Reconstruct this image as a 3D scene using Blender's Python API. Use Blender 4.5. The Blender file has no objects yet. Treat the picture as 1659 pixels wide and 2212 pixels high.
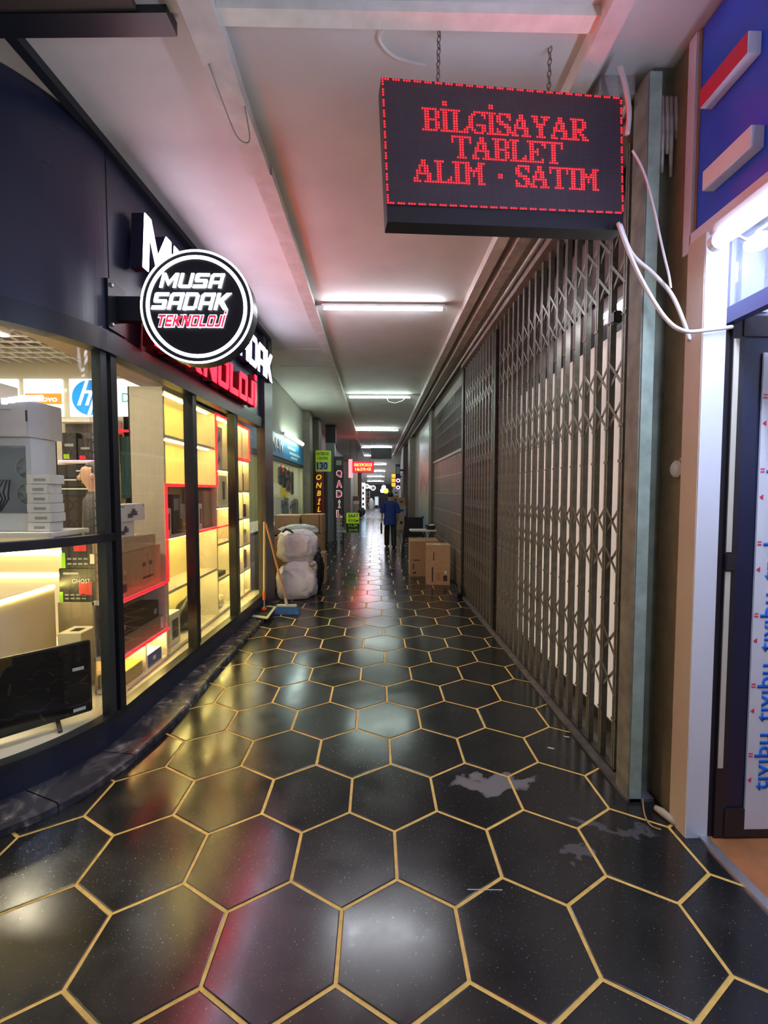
import bpy, bmesh, math, random
from mathutils import Vector, Matrix, Euler, noise
random.seed(7)
PI = math.pi
scene = bpy.context.scene
COL = scene.collection

# ------------------------------------------------------------------ camera
FPX, PITCH, YAW, CAMH = 933.9, 0.0488, 0.0193, 1.65
cd = bpy.data.cameras.new('camera'); cam = bpy.data.objects.new('camera', cd); COL.objects.link(cam)
cd.sensor_fit = 'HORIZONTAL'; cd.sensor_width = 36.0; cd.lens = 36.0 * FPX / 1659.0
cd.clip_start = 0.02; cd.clip_end = 200
cam.location = (0, 0, CAMH)
cam.rotation_euler = Euler((PI/2 - PITCH, 0, -YAW), 'XYZ')
scene.camera = cam
# world: dim indoor ambient
w = bpy.data.worlds.new('world'); scene.world = w; w.use_nodes = True
w.node_tree.nodes['Background'].inputs[0].default_value = (0.75, 0.8, 1.0, 1)
w.node_tree.nodes['Background'].inputs[1].default_value = 0.08
scene.view_settings.view_transform = 'Standard'
scene.view_settings.look = 'None'
scene.view_settings.exposure = 1.5
scene.view_settings.gamma = 1.0
scene.view_settings.use_curve_mapping = False

# the same pinhole, used to read real places (points on known planes) off the survey of the hall
_fw = Vector((math.sin(YAW)*math.cos(PITCH), math.cos(YAW)*math.cos(PITCH), -math.sin(PITCH)))
_rt = Vector((math.cos(YAW), -math.sin(YAW), 0)); _up = _rt.cross(_fw)
_C = Vector((0, 0, CAMH))
def _ray(x, y): return _fw + _rt*((x-829.5)/FPX) + _up*((1106-y)/FPX)
def onz(x, y, z=0.0): d = _ray(x, y); return _C + d*((z-CAMH)/d.z)
def onx(x, y, X): d = _ray(x, y); return _C + d*(X/d.x)
def ony(x, y, Y): d = _ray(x, y); return _C + d*(Y/d.y)

# ------------------------------------------------------------------ materials
MATS = {}
def mat(name, col=(.5,.5,.5), rough=.5, metal=0.0, emit=None, strength=0.0, spec=.5, noise_amt=0.0, noise_scale=12.0, bump=0.0, bump_scale=60.0, alpha=1.0, trans=0.0, rough_var=0.0, coat=0.0):
    if name in MATS: return MATS[name]
    m = bpy.data.materials.new(name); m.use_nodes = True
    nt = m.node_tree; b = nt.nodes['Principled BSDF']
    b.inputs['Base Color'].default_value = (*col, 1)
    b.inputs['Roughness'].default_value = rough
    b.inputs['Metallic'].default_value = metal
    b.inputs['Specular IOR Level'].default_value = spec
    b.inputs['Coat Weight'].default_value = coat
    if trans: b.inputs['Transmission Weight'].default_value = trans
    if alpha < 1: b.inputs['Alpha'].default_value = alpha
    if emit:
        b.inputs['Emission Color'].default_value = (*emit, 1)
        b.inputs['Emission Strength'].default_value = strength
    tc = None
    if noise_amt or bump or rough_var:
        tc = nt.nodes.new('ShaderNodeTexCoord')
    if noise_amt or rough_var:
        n = nt.nodes.new('ShaderNodeTexNoise'); n.inputs['Scale'].default_value = noise_scale; n.inputs['Detail'].default_value = 6
        nt.links.new(tc.outputs['Object'], n.inputs['Vector'])
        if noise_amt:
            r = nt.nodes.new('ShaderNodeMapRange'); r.inputs['From Min'].default_value = .3; r.inputs['From Max'].default_value = .7
            r.inputs['To Min'].default_value = 1-noise_amt; r.inputs['To Max'].default_value = 1+noise_amt
            nt.links.new(n.outputs['Fac'], r.inputs['Value'])
            mx = nt.nodes.new('ShaderNodeMix'); mx.data_type = 'RGBA'; mx.blend_type = 'MULTIPLY'; mx.inputs['Factor'].default_value = 1
            mx.inputs[6].default_value = (*col, 1)
            nt.links.new(r.outputs['Result'], mx.inputs[7]); nt.links.new(mx.outputs[2], b.inputs['Base Color'])
        if rough_var:
            r2 = nt.nodes.new('ShaderNodeMapRange'); r2.inputs['From Min'].default_value = .3; r2.inputs['From Max'].default_value = .7
            r2.inputs['To Min'].default_value = max(.02, rough-rough_var); r2.inputs['To Max'].default_value = min(1, rough+rough_var)
            nt.links.new(n.outputs['Fac'], r2.inputs['Value']); nt.links.new(r2.outputs['Result'], b.inputs['Roughness'])
    if bump:
        n2 = nt.nodes.new('ShaderNodeTexNoise'); n2.inputs['Scale'].default_value = bump_scale; n2.inputs['Detail'].default_value = 5
        nt.links.new(tc.outputs['Object'], n2.inputs['Vector'])
        bp = nt.nodes.new('ShaderNodeBump'); bp.inputs['Strength'].default_value = bump; bp.inputs['Distance'].default_value = .01
        nt.links.new(n2.outputs['Fac'], bp.inputs['Height']); nt.links.new(bp.outputs['Normal'], b.inputs['Normal'])
    MATS[name] = m
    return m
def emis(name, col, s, base=(.8,.8,.8)):
    return mat(name, base, .5, emit=col, strength=s)
def glassmat(name, tint=(1,1,1), refl=.5, f0=.05):
    if name in MATS: return MATS[name]
    m = bpy.data.materials.new(name); m.use_nodes = True; nt = m.node_tree
    for n in list(nt.nodes): nt.nodes.remove(n)
    o = nt.nodes.new('ShaderNodeOutputMaterial'); t = nt.nodes.new('ShaderNodeBsdfTransparent'); g = nt.nodes.new('ShaderNodeBsdfGlossy')
    t.inputs[0].default_value = (*tint, 1); g.inputs['Roughness'].default_value = .02
    fr = nt.nodes.new('ShaderNodeFresnel'); fr.inputs['IOR'].default_value = 1.45
    mu = nt.nodes.new('ShaderNodeMath'); mu.operation = 'MULTIPLY_ADD'; mu.inputs[1].default_value = refl; mu.inputs[2].default_value = f0*.3
    mx = nt.nodes.new('ShaderNodeMixShader')
    nt.links.new(fr.outputs[0], mu.inputs[0]); nt.links.new(mu.outputs[0], mx.inputs[0])
    nt.links.new(t.outputs[0], mx.inputs[1]); nt.links.new(g.outputs[0], mx.inputs[2]); nt.links.new(mx.outputs[0], o.inputs[0])
    MATS[name] = m; return m

# ------------------------------------------------------------------ mesh builder
class MB:
    def __init__(s): s.v = []; s.f = []; s.sm = False
    def add(s, vs, fs):
        o = len(s.v); s.v += [Vector(p) for p in vs]; s.f += [tuple(i+o for i in f) for f in fs]; return s
    def box(s, x0, x1, y0, y1, z0, z1):
        return s.add([(x0,y0,z0),(x1,y0,z0),(x1,y1,z0),(x0,y1,z0),(x0,y0,z1),(x1,y0,z1),(x1,y1,z1),(x0,y1,z1)],
                     [(0,3,2,1),(4,5,6,7),(0,1,5,4),(1,2,6,5),(2,3,7,6),(3,0,4,7)])
    def cbox(s, c, size, rot=None):
        hx, hy, hz = [q/2 for q in size]; M = rot or Matrix.Identity(3); c = Vector(c)
        vs = [c + M @ Vector((a*hx,b*hy,d*hz)) for d in (-1,1) for a,b in ((-1,-1),(1,-1),(1,1),(-1,1))]
        return s.add(vs, [(0,3,2,1),(4,5,6,7),(0,1,5,4),(1,2,6,5),(2,3,7,6),(3,0,4,7)])
    def bbox(s, c, size, bev=.004, rot=None):           # box with bevelled edges
        bm = bmesh.new(); bmesh.ops.create_cube(bm, size=1)
        for v in bm.verts: v.co = Vector((v.co.x*size[0], v.co.y*size[1], v.co.z*size[2]))
        bmesh.ops.bevel(bm, geom=list(bm.edges), offset=min(bev, min(size)*.45), segments=2, affect='EDGES')
        return s.bm(bm, Matrix.Translation(c) @ (rot.to_4x4() if rot else Matrix.Identity(4)))
    def bm(s, bm, M=Matrix.Identity(4)):
        bm.verts.index_update(); vs = [M @ v.co for v in bm.verts]; fs = [[v.index for v in f.verts] for f in bm.faces]; bm.free(); return s.add(vs, fs)
    def beam(s, a, b, w, h=None, up=(0,0,1)):
        a = Vector(a); b = Vector(b); d = b-a; L = d.length; d.normalize(); u = Vector(up)
        if abs(d.dot(u)) > .99: u = Vector((0,1,0))
        r = d.cross(u).normalized(); u2 = r.cross(d); h = h or w
        M = Matrix((r, d, u2)).transposed()
        return s.cbox((a+b)/2, (w, L, h), M)
    def prism(s, poly, M, depth):                        # poly in local xy, extruded 0..depth along local z
        n = len(poly); vs = [M @ Vector((p[0],p[1],0)) for p in poly] + [M @ Vector((p[0],p[1],depth)) for p in poly]
        fs = [tuple(range(n))[::-1], tuple(range(n,2*n))] + [(i,(i+1)%n,n+(i+1)%n,n+i) for i in range(n)]
        return s.add(vs, fs)
    def tube(s, pts, r, n=8, caps=True):
        pts = [Vector(p) for p in pts]; rs = r if isinstance(r, (list,tuple)) else [r]*len(pts)
        o = len(s.v); prev = None
        for i,p in enumerate(pts):
            t = (pts[min(i+1,len(pts)-1)] - pts[max(i-1,0)]).normalized()
            if prev is None: a = t.orthogonal().normalized()
            else: a = (prev - t*prev.dot(t)).normalized()
            prev = a; b = t.cross(a)
            for k in range(n):
                th = 2*PI*k/n; s.v.append(p + (a*math.cos(th)+b*math.sin(th))*rs[i])
        for i in range(len(pts)-1):
            for k in range(n):
                s.f.append((o+i*n+k, o+i*n+(k+1)%n, o+(i+1)*n+(k+1)%n, o+(i+1)*n+k))
        if caps:
            s.f.append(tuple(o+k for k in range(n))[::-1]); s.f.append(tuple(o+(len(pts)-1)*n+k for k in range(n)))
        return s
    def lathe(s, prof, c, n=24, axis='z', M=None):
        o = len(s.v); c = Vector(c); m = len(prof)
        for (r,h) in prof:
            for k in range(n):
                th = 2*PI*k/n; p = Vector((r*math.cos(th), r*math.sin(th), h))
                if M: p = M @ p
                elif axis == 'y': p = Vector((p.x, p.z, p.y))
                elif axis == 'x': p = Vector((p.z, p.x, p.y))
                s.v.append(c+p)
        for i in range(m-1):
            for k in range(n): s.f.append((o+i*n+k, o+i*n+(k+1)%n, o+(i+1)*n+(k+1)%n, o+(i+1)*n+k))
        s.f.append(tuple(o+k for k in range(n))[::-1]); s.f.append(tuple(o+(m-1)*n+k for k in range(n)))
        return s
    def ellip(s, c, r, sub=3, M=None):
        bm = bmesh.new(); bmesh.ops.create_icosphere(bm, subdivisions=sub, radius=1)
        T = Matrix.Translation(c) @ (M.to_4x4() if M else Matrix.Identity(4)) @ Matrix.Diagonal((*r,1))
        return s.bm(bm, T)
    def build(s, name, m, parent=None, origin=None, smooth=False):
        if parent is not None: org = wloc(parent)
        elif origin is not None: org = Vector(origin)
        else: org = Vector((0,0,0))
        me = bpy.data.meshes.new(name); me.from_pydata([tuple(p-org) for p in s.v], [], s.f)
        if smooth: me.polygons.foreach_set('use_smooth', [True]*len(me.polygons))
        bm = bmesh.new(); bm.from_mesh(me); bmesh.ops.recalc_face_normals(bm, faces=bm.faces); bm.to_mesh(me); bm.free()
        me.materials.append(m)
        o = bpy.data.objects.new(name, me); COL.objects.link(o)
        if parent is not None: o.parent = parent
        else: o.location = org
        return o
def wloc(o):
    p = Vector((0,0,0))
    while o is not None: p = p + Vector(o.location); o = o.parent
    return p
def tag(o, label=None, cat=None, group=None, kind=None):
    if label: o['label'] = label
    if cat: o['category'] = cat
    if group: o['group'] = group
    if kind: o['kind'] = kind
    return o
def thing(name, loc, label, cat, group=None):
    o = bpy.data.objects.new(name, None); COL.objects.link(o); o.location = loc; o.empty_display_size = .05
    return tag(o, label, cat, group)
def struct(o): return tag(o, kind='structure')
def sharedcopy(o, loc, parent=None, name=None, rot=None):
    c = o.copy(); COL.objects.link(c); c.location = loc
    if parent is not None: c.parent = parent
    if rot is not None: c.rotation_euler = rot
    return c
def copy_tree(o, loc, rotz=None, label=None):
    c = o.copy(); COL.objects.link(c); c.location = loc
    if rotz is not None: c.rotation_euler = (0,0,rotz)
    if label: c['label'] = label
    for ch in o.children:
        d = ch.copy(); COL.objects.link(d); d.parent = c
        for g in ch.children:
            e = g.copy(); COL.objects.link(e); e.parent = d
    return c
def frame(o, x, z):                                       # matrix with local x, local y (=up dir z), normal
    x = Vector(x).normalized(); z = Vector(z).normalized(); n = x.cross(z).normalized(); z = n.cross(x)
    return Matrix.Translation(o) @ Matrix((x, z, n)).transposed().to_4x4()
def text(name, body, M, h, m, parent=None, depth=.002, width=None, bold=.0, shear=0.0, align='CENTER', spacing=1.0):
    """flat lettering as a mesh: cap height ~h, centred on M's origin, local x right, y up, z out"""
    cu = bpy.data.curves.new(name, 'FONT'); cu.body = body; cu.align_x = 'CENTER'; cu.align_y = 'CENTER'
    cu.size = 1.0; cu.offset = bold; cu.shear = shear; cu.extrude = 0.0; cu.space_character = spacing; cu.resolution_u = 3
    ob = bpy.data.objects.new(name, cu); COL.objects.link(ob)
    dg = bpy.context.evaluated_depsgraph_get(); me = bpy.data.meshes.new_from_object(ob.evaluated_get(dg))
    bpy.data.objects.remove(ob); bpy.data.curves.remove(cu)
    me.name = name
    xs = [v.co.x for v in me.vertices]; ys = [v.co.y for v in me.vertices]
    if not xs: return None
    cx, cy = (min(xs)+max(xs))/2, (min(ys)+max(ys))/2
    sy = h/(max(ys)-min(ys)); sx = width/(max(xs)-min(xs)) if width else sy
    org = wloc(parent) if parent is not None else Vector((0,0,0))
    bm = bmesh.new(); bm.from_mesh(me)
    for v in bm.verts: v.co = Vector(((v.co.x-cx)*sx, (v.co.y-cy)*sy, 0))
    if depth:
        r = bmesh.ops.extrude_face_region(bm, geom=list(bm.faces))
        for e in r['geom']:
            if isinstance(e, bmesh.types.BMVert): e.co.z += depth
        bmesh.ops.recalc_face_normals(bm, faces=bm.faces)
    for v in bm.verts: v.co = M @ v.co - org
    bm.to_mesh(me); bm.free()
    me.materials.clear(); me.materials.append(m)
    o = bpy.data.objects.new(name, me); COL.objects.link(o)
    if parent is not None: o.parent = parent
    return o
def rotz3(a): return Matrix.Rotation(a, 3, 'Z')
def eulm(x=0,y=0,z=0): return Euler((x,y,z)).to_matrix()

# ------------------------------------------------------------------ palette
M_ceil = mat('ceiling_paint', (.62,.60,.57), .75, noise_amt=.06, noise_scale=2.5, bump=.05, bump_scale=25)
M_trim = mat('cream_trim', (.60,.57,.52), .6, noise_amt=.12, noise_scale=9)
M_pipe = mat('old_pipe', (.42,.38,.33), .6, noise_amt=.25, noise_scale=14)
M_black = mat('black_metal', (.010,.012,.018), .38, spec=.5)
M_navy = mat('navy_composite_panel', (.018,.022,.045), .32, spec=.6, rough_var=.05, noise_scale=3)
M_blackp = mat('black_plastic', (.012,.012,.014), .45)
M_white = mat('white_plastic', (.78,.78,.78), .45)
M_whitem = mat('white_metal', (.72,.73,.75), .4)
M_beige = mat('beige_laminate', (.50,.43,.32), .5, noise_amt=.04)
M_cream = mat('cream_laminate', (.80,.70,.50), .5)
M_brownlam = mat('taupe_laminate', (.33,.27,.20), .5)
M_glass = glassmat('shop_glass', (.97,.985,.975), .34)
M_card = mat('cardboard', (.42,.26,.13), .8, noise_amt=.10, noise_scale=20, bump=.06, bump_scale=90)
M_card2 = mat('cardboard_light', (.50,.34,.19), .8, noise_amt=.08, noise_scale=20)
M_tape = mat('packing_tape', (.40,.24,.11), .3)
M_ink = mat('dark_ink', (.05,.035,.025), .7)
M_steel = mat('painted_gate_steel', (.17,.165,.135), .42, metal=.25, noise_amt=.25, noise_scale=30)
M_steel2 = mat('gate_steel_dark', (.05,.046,.04), .5, metal=.5, noise_amt=.3, noise_scale=30)
M_alu = mat('aluminium', (.62,.64,.66), .35, metal=.8)
M_tube = emis('tube_light_white', (.86,.90,1.0), 26); M_tube2 = emis('tube_light_greenish', (.80,1.0,.90), 26); M_tube3 = emis('tube_light_wall', (.80,1.0,.88), 7)
M_warm = emis('warm_led', (1.0,.77,.22), 17)
M_neon = emis('red_neon', (1.0,.004,.010), 2.2, (.6,.02,.03))
M_logo = emis('lit_panel_white', (1.0,.97,.86), .62)

# ================================================================== STRUCTURE
CZ = 3.78
# ---- floor: yellow strips between black hexagonal terrazzo tiles
S_, TX, TY = .2596, -.1356, 1.3711
W_ = S_*math.sqrt(3)
M_grout = mat('yellow_floor_strip', (.78,.52,.13), .45, noise_amt=.15, noise_scale=30)
def tile_material():
    m = bpy.data.materials.new('black_terrazzo'); m.use_nodes = True; nt = m.node_tree; b = nt.nodes['Principled BSDF']
    N = nt.nodes.new; L = nt.links.new
    g = N('ShaderNodeNewGeometry')
    sp = N('ShaderNodeTexNoise'); sp.inputs['Scale'].default_value = 130; sp.inputs['Detail'].default_value = 1; L(g.outputs['Position'], sp.inputs['Vector'])
    r1 = N('ShaderNodeMapRange'); r1.inputs['From Min'].default_value = .70; r1.inputs['From Max'].default_value = .78; r1.inputs['To Max'].default_value = .55; L(sp.outputs['Fac'], r1.inputs['Value'])
    dn = N('ShaderNodeTexNoise'); dn.inputs['Scale'].default_value = 3.5; dn.inputs['Detail'].default_value = 8; dn.inputs['Roughness'].default_value = .65; L(g.outputs['Position'], dn.inputs['Vector'])
    r2 = N('ShaderNodeMapRange'); r2.inputs['From Min'].default_value = .45; r2.inputs['From Max'].default_value = .8; r2.inputs['To Max'].default_value = .35; L(dn.outputs['Fac'], r2.inputs['Value'])
    # cement smears with a shape of their own
    def smear(c, a, sx, sy, amt):
        mp = N('ShaderNodeMapping'); mp.vector_type = 'TEXTURE'; mp.inputs['Location'].default_value = (*c, 0); mp.inputs['Rotation'].default_value = (0,0,a); mp.inputs['Scale'].default_value = (sx, sy, 1)
        nd = N('ShaderNodeTexNoise'); nd.inputs['Scale'].default_value = 7; nd.inputs['Detail'].default_value = 6; L(g.outputs['Position'], nd.inputs['Vector'])
        ad = N('ShaderNodeVectorMath'); ad.operation = 'MULTIPLY_ADD'; ad.inputs[1].default_value = (.32,.32,.0); 
        L(nd.outputs['Color'], ad.inputs[0]); L(g.outputs['Position'], ad.inputs[2])
        sb = N('ShaderNodeVectorMath'); sb.operation = 'SUBTRACT'; sb.inputs[1].default_value = (.16,.16,0); L(ad.outputs[0], sb.inputs[0])
        L(sb.outputs[0], mp.inputs['Vector'])
        ln = N('ShaderNodeVectorMath'); ln.operation = 'LENGTH'; L(mp.outputs[0], ln.inputs[0])
        rr = N('ShaderNodeMapRange'); rr.inputs['From Min'].default_value = .8; rr.inputs['From Max'].default_value = 1.05; rr.inputs['To Min'].default_value = amt; rr.inputs['To Max'].default_value = 0; L(ln.outputs['Value'], rr.inputs['Value'])
        return rr
    s1 = smear((.66,2.37), .15, .25, .075, .85); s2 = smear((1.16,2.02), -.2, .22, .03, .3); s3 = smear((.93,1.86), 0, .07, .05, .35)
    a1 = N('ShaderNodeMath'); a1.operation = 'MAXIMUM'; L(s1.outputs[0], a1.inputs[0]); L(s2.outputs[0], a1.inputs[1])
    a2 = N('ShaderNodeMath'); a2.operation = 'MAXIMUM'; L(a1.outputs[0], a2.inputs[0]); L(s3.outputs[0], a2.inputs[1])
    m1 = N('ShaderNodeMix'); m1.data_type = 'RGBA'; m1.inputs[6].default_value = (.016,.017,.017,1); m1.inputs[7].default_value = (.055,.056,.054,1); L(r2.outputs[0], m1.inputs['Factor'])
    m2 = N('ShaderNodeMix'); m2.data_type = 'RGBA'; m2.inputs[7].default_value = (.35,.36,.33,1); L(r1.outputs[0], m2.inputs['Factor']); L(m1.outputs[2], m2.inputs[6])
    m3 = N('ShaderNodeMix'); m3.data_type = 'RGBA'; m3.inputs[7].default_value = (.17,.165,.17,1); L(a2.outputs[0], m3.inputs['Factor']); L(m2.outputs[2], m3.inputs[6])
    L(m3.outputs[2], b.inputs['Base Color'])
    r3 = N('ShaderNodeMapRange'); r3.inputs['From Min'].default_value = .3; r3.inputs['From Max'].default_value = .75; r3.inputs['To Min'].default_value = .13; r3.inputs['To Max'].default_value = .27; L(dn.outputs['Fac'], r3.inputs['Value'])
    m4 = N('ShaderNodeMath'); m4.operation = 'MULTIPLY_ADD'; m4.inputs[1].default_value = .4; L(a2.outputs[0], m4.inputs[0]); L(r3.outputs[0], m4.inputs[2])
    L(m4.outputs[0], b.inputs['Roughness'])
    b.inputs['Specular IOR Level'].default_value = .8
    return m
M_tile = tile_material()
fl = struct(MB().box(-2.25,2.6,-3,26,-.08,-.003).build('floor', M_grout))
hexpts = [((S_-.0085)*math.sin(a*PI/3), (S_-.0085)*math.cos(a*PI/3)) for a in range(6)]
def hexmesh(name):
    mb = MB(); bev = .985
    v = [(x,y,-.004) for x,y in hexpts] + [(x,y,-.0008) for x,y in hexpts] + [(x*bev,y*bev,0) for x,y in hexpts]
    f = [tuple(range(12,18))] + [(i,(i+1)%6,6+(i+1)%6,6+i) for i in range(6)] + [(6+i,6+(i+1)%6,12+(i+1)%6,12+i) for i in range(6)]
    return mb.add(v, f)
tile0 = None; nt_ = 0; far = MB()
tcent = []
for k in range(-1, 64):
    for i in range(-6, 6):
        cx = TX + W_*(i+.5+.5*(k % 2)); cy = TY + S_*(1.5*k+.5)
        xl = -2.1 if cy > 6.3 else (-1.75 if cy > 2.6 else -2.3)
        xr = 1.5 if cy > 2.3 else 1.8
        if xl < cx < xr: tcent.append((cy, cx))
tcent.sort()
for n_, (cy, cx) in enumerate(tcent):
    if n_ < 298:
        if tile0 is None:
            tile0 = hexmesh('tile').build('tile', M_tile); tile0.parent = fl; tile0.location = (cx, cy, 0)
        else: sharedcopy(tile0, (cx, cy, 0))
    else:
        far.add([(cx+x, cy+y, -.0005) for x,y in hexpts], [tuple(range(6))])
tag(far.build('tile_field', M_tile, fl), kind='stuff')
M_floor2 = mat('pale_polished_floor', (.42,.43,.42), .25, rough_var=.06, noise_scale=4)
struct(MB().box(-2.6,2.6,25.98,42,-.08,.0).build('floor_far_end', M_floor2))
M_shopfl = mat('shop_floor_white', (.72,.70,.66), .35)

# ---- ceiling
cb = MB().add([(-6.6,-3,CZ),(2.6,-3,CZ),(2.6,26,CZ),(-6.6,26,CZ),(-6.6,-3,CZ+.1),(2.6,-3,CZ+.1),(2.6,26,CZ+.1),(-6.6,26,CZ+.1)],
              [(0,1,2,3),(4,7,6,5),(0,4,5,1),(1,5,6,2),(2,6,7,3),(3,7,4,0)])
ceil = struct(cb.build('ceiling', M_ceil))
struct(MB().add([(-2.6,25.9,CZ),(2.6,25.9,CZ),(2.6,42,2.15),(-2.6,42,2.15),(-2.6,25.9,CZ+.1),(2.6,25.9,CZ+.1),(2.6,42,2.25),(-2.6,42,2.25)],
              [(0,1,2,3),(4,7,6,5),(0,4,5,1),(1,5,6,2),(2,6,7,3),(3,7,4,0)]).build('ceiling_far_end', M_ceil))
# ducts and battens along the ceiling
def rough_beam(name, x0, x1, z0, y0, y1, m, jit=.004, n=26):
    mb = MB()
    for i in range(n):
        a = y0+(y1-y0)*i/n; b = y0+(y1-y0)*(i+1)/n
    ring = []
    for i in range(n+1):
        y = y0+(y1-y0)*i/n; j = lambda: random.uniform(-jit, jit)
        ring.append([(x0+j(),y,CZ+.02),(x0+j(),y,z0+j()),(x1+j(),y,z0+j()),(x1+j(),y,CZ+.02)])
    vs = [p for r in ring for p in r]; fs = []
    for i in range(n):
        for k in range(3): fs.append((i*4+k,i*4+k+1,i*4+4+k+1,i*4+4+k))
    fs += [(0,1,2,3),(n*4,n*4+3,n*4+2,n*4+1)]
    return struct(mb.add(vs, fs).build(name, m))
rough_beam('trim_1', -.83, -.69, 3.705, -3, 2.95, M_trim)
rough_beam('trim_2', -.80, -.68, 3.715, 2.95, 25.9, M_trim)
rough_beam('trim_3', .99, 1.085, 3.69, -3, 25.9, M_trim, .003)
rough_beam('trim_4', 1.15, 1.25, 3.66, 2.3, 25.9, M_pipe, .006)
rough_beam('trim_5', 1.25, 1.34, 3.69, 2.3, 25.9, M_pipe, .005)
struct(MB().box(-.69,1.0,1.985,2.06,3.735,CZ+.01).build('trim_6', mat('pale_batten', (.80,.80,.70), .5, noise_amt=.08)))
struct(MB().box(-1.62,-.83,6.62,6.66,3.772,CZ+.01).box(-1.62,-.83,7.5,7.515,3.774,CZ+.01).build('trim_7', M_ceil))
struct(MB().box(-2.0,-.83,1.96,2.02,3.745,CZ+.01).build('trim_8', M_trim))
# dark pipe along the header, right
struct(MB().tube([(1.30,2.3,3.63),(1.31,8,3.63),(1.30,16,3.63)], .016, 8).build('trim_9', M_pipe))

# ---- storefront path (plan), far to near
IN = [(-1.53,6.30),(-1.58,4.9),(-1.62,3.9),(-1.65,3.1),(-1.665,2.72),(-1.72,2.53),(-1.81,2.36),(-1.95,2.19),(-2.15,2.04),(-2.5,1.92),(-3.2,1.88),(-4.6,1.88)]
OUT = [(-1.40,6.30),(-1.425,4.9),(-1.43,3.9),(-1.415,3.1),(-1.45,2.72),(-1.50,2.48),(-1.575,2.27),(-1.71,2.09),(-1.95,1.91),(-2.4,1.76),(-3.2,1.70),(-4.6,1.70)]
def cat(P, n=8):
    out = []
    for i in range(len(P)-1):
        p0 = Vector(P[max(i-1,0)]); p1 = Vector(P[i]); p2 = Vector(P[i+1]); p3 = Vector(P[min(i+2,len(P)-1)])
        for k in range(n):
            t = k/n; out.append(.5*((2*p1)+(p2-p0)*t+(2*p0-5*p1+4*p2-p3)*t*t+(3*p1-p0-3*p2+p3)*t**3))
    out.append(Vector(P[-1])); return out
PIN = cat(IN); POUT = cat(OUT)
def pidx(y): return min(range(40), key=lambda i: abs(PIN[i].y-y))
def normals(P):
    out = []
    for i in range(len(P)):
        t = (P[min(i+1,len(P)-1)]-P[max(i-1,0)]).normalized(); out.append(Vector((t.y,-t.x)))
    return out
NIN = normals(PIN)
def ribbon(mb, i0, i1, z0, z1, d0, d1):
    """solid band following the shop front between path indices, from offset d0 to d1 (positive = into the shop)"""
    n = i1-i0+1; vs = []
    for i in range(i0, i1+1):
        a = PIN[i]+NIN[i]*d0; b = PIN[i]+NIN[i]*d1
        vs += [(a.x,a.y,z0),(b.x,b.y,z0),(b.x,b.y,z1),(a.x,a.y,z1)]
    fs = [(0,1,2,3),(4*n-4,4*n-1,4*n-2,4*n-3)]
    for i in range(n-1):
        for k in range(4): fs.append((4*i+k, 4*i+(k+1)%4, 4*i+4+(k+1)%4, 4*i+4+k))
    return mb.add(vs, fs)
LAST = len(PIN)-1
iM1 = pidx(2.775); iM2 = pidx(3.87); iM3 = pidx(4.88); iCol = pidx(5.85)
# base panel = wall_left, with fascia panels as its pieces
wl = struct(ribbon(MB(), 0, LAST, .04, .205, 0, .06).build('wall_left', M_navy))
for a, b in ((0, pidx(4.5)), (pidx(4.5), iM1), (iM1, LAST)):
    mb = MB(); ribbon(mb, a, b, 2.62, CZ-.005, .0, .05)
    mb.build('fascia_panel', M_navy, wl)
# thin shadow gaps
for a in (pidx(4.5), iM1):
    p = PIN[a]; n = NIN[a]; t = Vector((-n.y, n.x))
    mb = MB().beam((p.x-n.x*.001, p.y-n.y*.001, 2.62), (p.x-n.x*.001, p.y-n.y*.001, CZ-.01), .006, .004, up=(n.x,n.y,0)); mb.build('panel_joint', M_blackp, wl)
ribbon(MB(), 0, LAST, 2.50, 2.625, -.03, .07).build('transom', M_black, wl)
ribbon(MB(), 0, LAST, .19, .235, -.012, .07).build('sill', mat('anodised_dark', (.05,.055,.065), .35, metal=.6), wl)
# end column
struct(MB().box(-1.60,-1.49,5.90,6.34,0,CZ-.002).build('wall_column_left', mat('charcoal_cladding', (.035,.036,.042), .4)))
struct(MB().box(-1.495,-1.465,6.05,6.07,3.22,3.72).box(-1.50,-1.45,6.04,6.08,3.2,3.215).build('trim_10', M_black))
# black rail along the ceiling and the cross profile near the top left
struct(MB().beam((-1.68,2.05,3.755),(-1.485,6.2,3.755), .05,.05).build('trim_11', M_black))
struct(MB().beam((-1.72,2.0,3.755),(-1.52,6.2,3.77), .012,.02).build('trim_12', M_black))
struct(MB().beam((-2.9,2.09,3.74),(-.90,2.035,3.74), .10,.06).build('trim_13', M_black))
struct(MB().beam((-2.9,1.99,3.74),(-1.03,1.97,3.745), .08,.05).build('trim_14', mat('brown_bar', (.05,.04,.03), .6)))

# windows of the shop front
def window(n, i0, i1):
    o = struct(ribbon(MB(), i0, i1, .21, 2.52, .024, .030).build('window_%d' % n, M_glass)); return o
w1 = window(1, iM1, LAST); w2 = window(2, iM2, iM1); w3 = window(3, iM3, iM2); w4 = window(4, iCol, iM3)
def mullion(i, wdt, parent, m=M_black):
    p = PIN[i]; n = NIN[i]; q = p + n*.03
    mb = MB().beam((q.x,q.y,.2),(q.x,q.y,2.54), .085, wdt, up=(-n.y,n.x,0))
    o = mb.build('mullion', m, parent)
    mb = MB().beam((q.x-n.x*.03,q.y-n.y*.03+.0,.2),(q.x-n.x*.03,q.y-n.y*.03,2.5), .05, wdt+.02, up=(-n.y,n.x,0))
    return o
M_grayprof = mat('grey_green_profile', (.055,.065,.065), .4, metal=.4)
mullion(iM1, .055, w1); mullion(iM2, .05, w2); mullion(iM3, .05, w3)
mb = MB(); 
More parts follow.
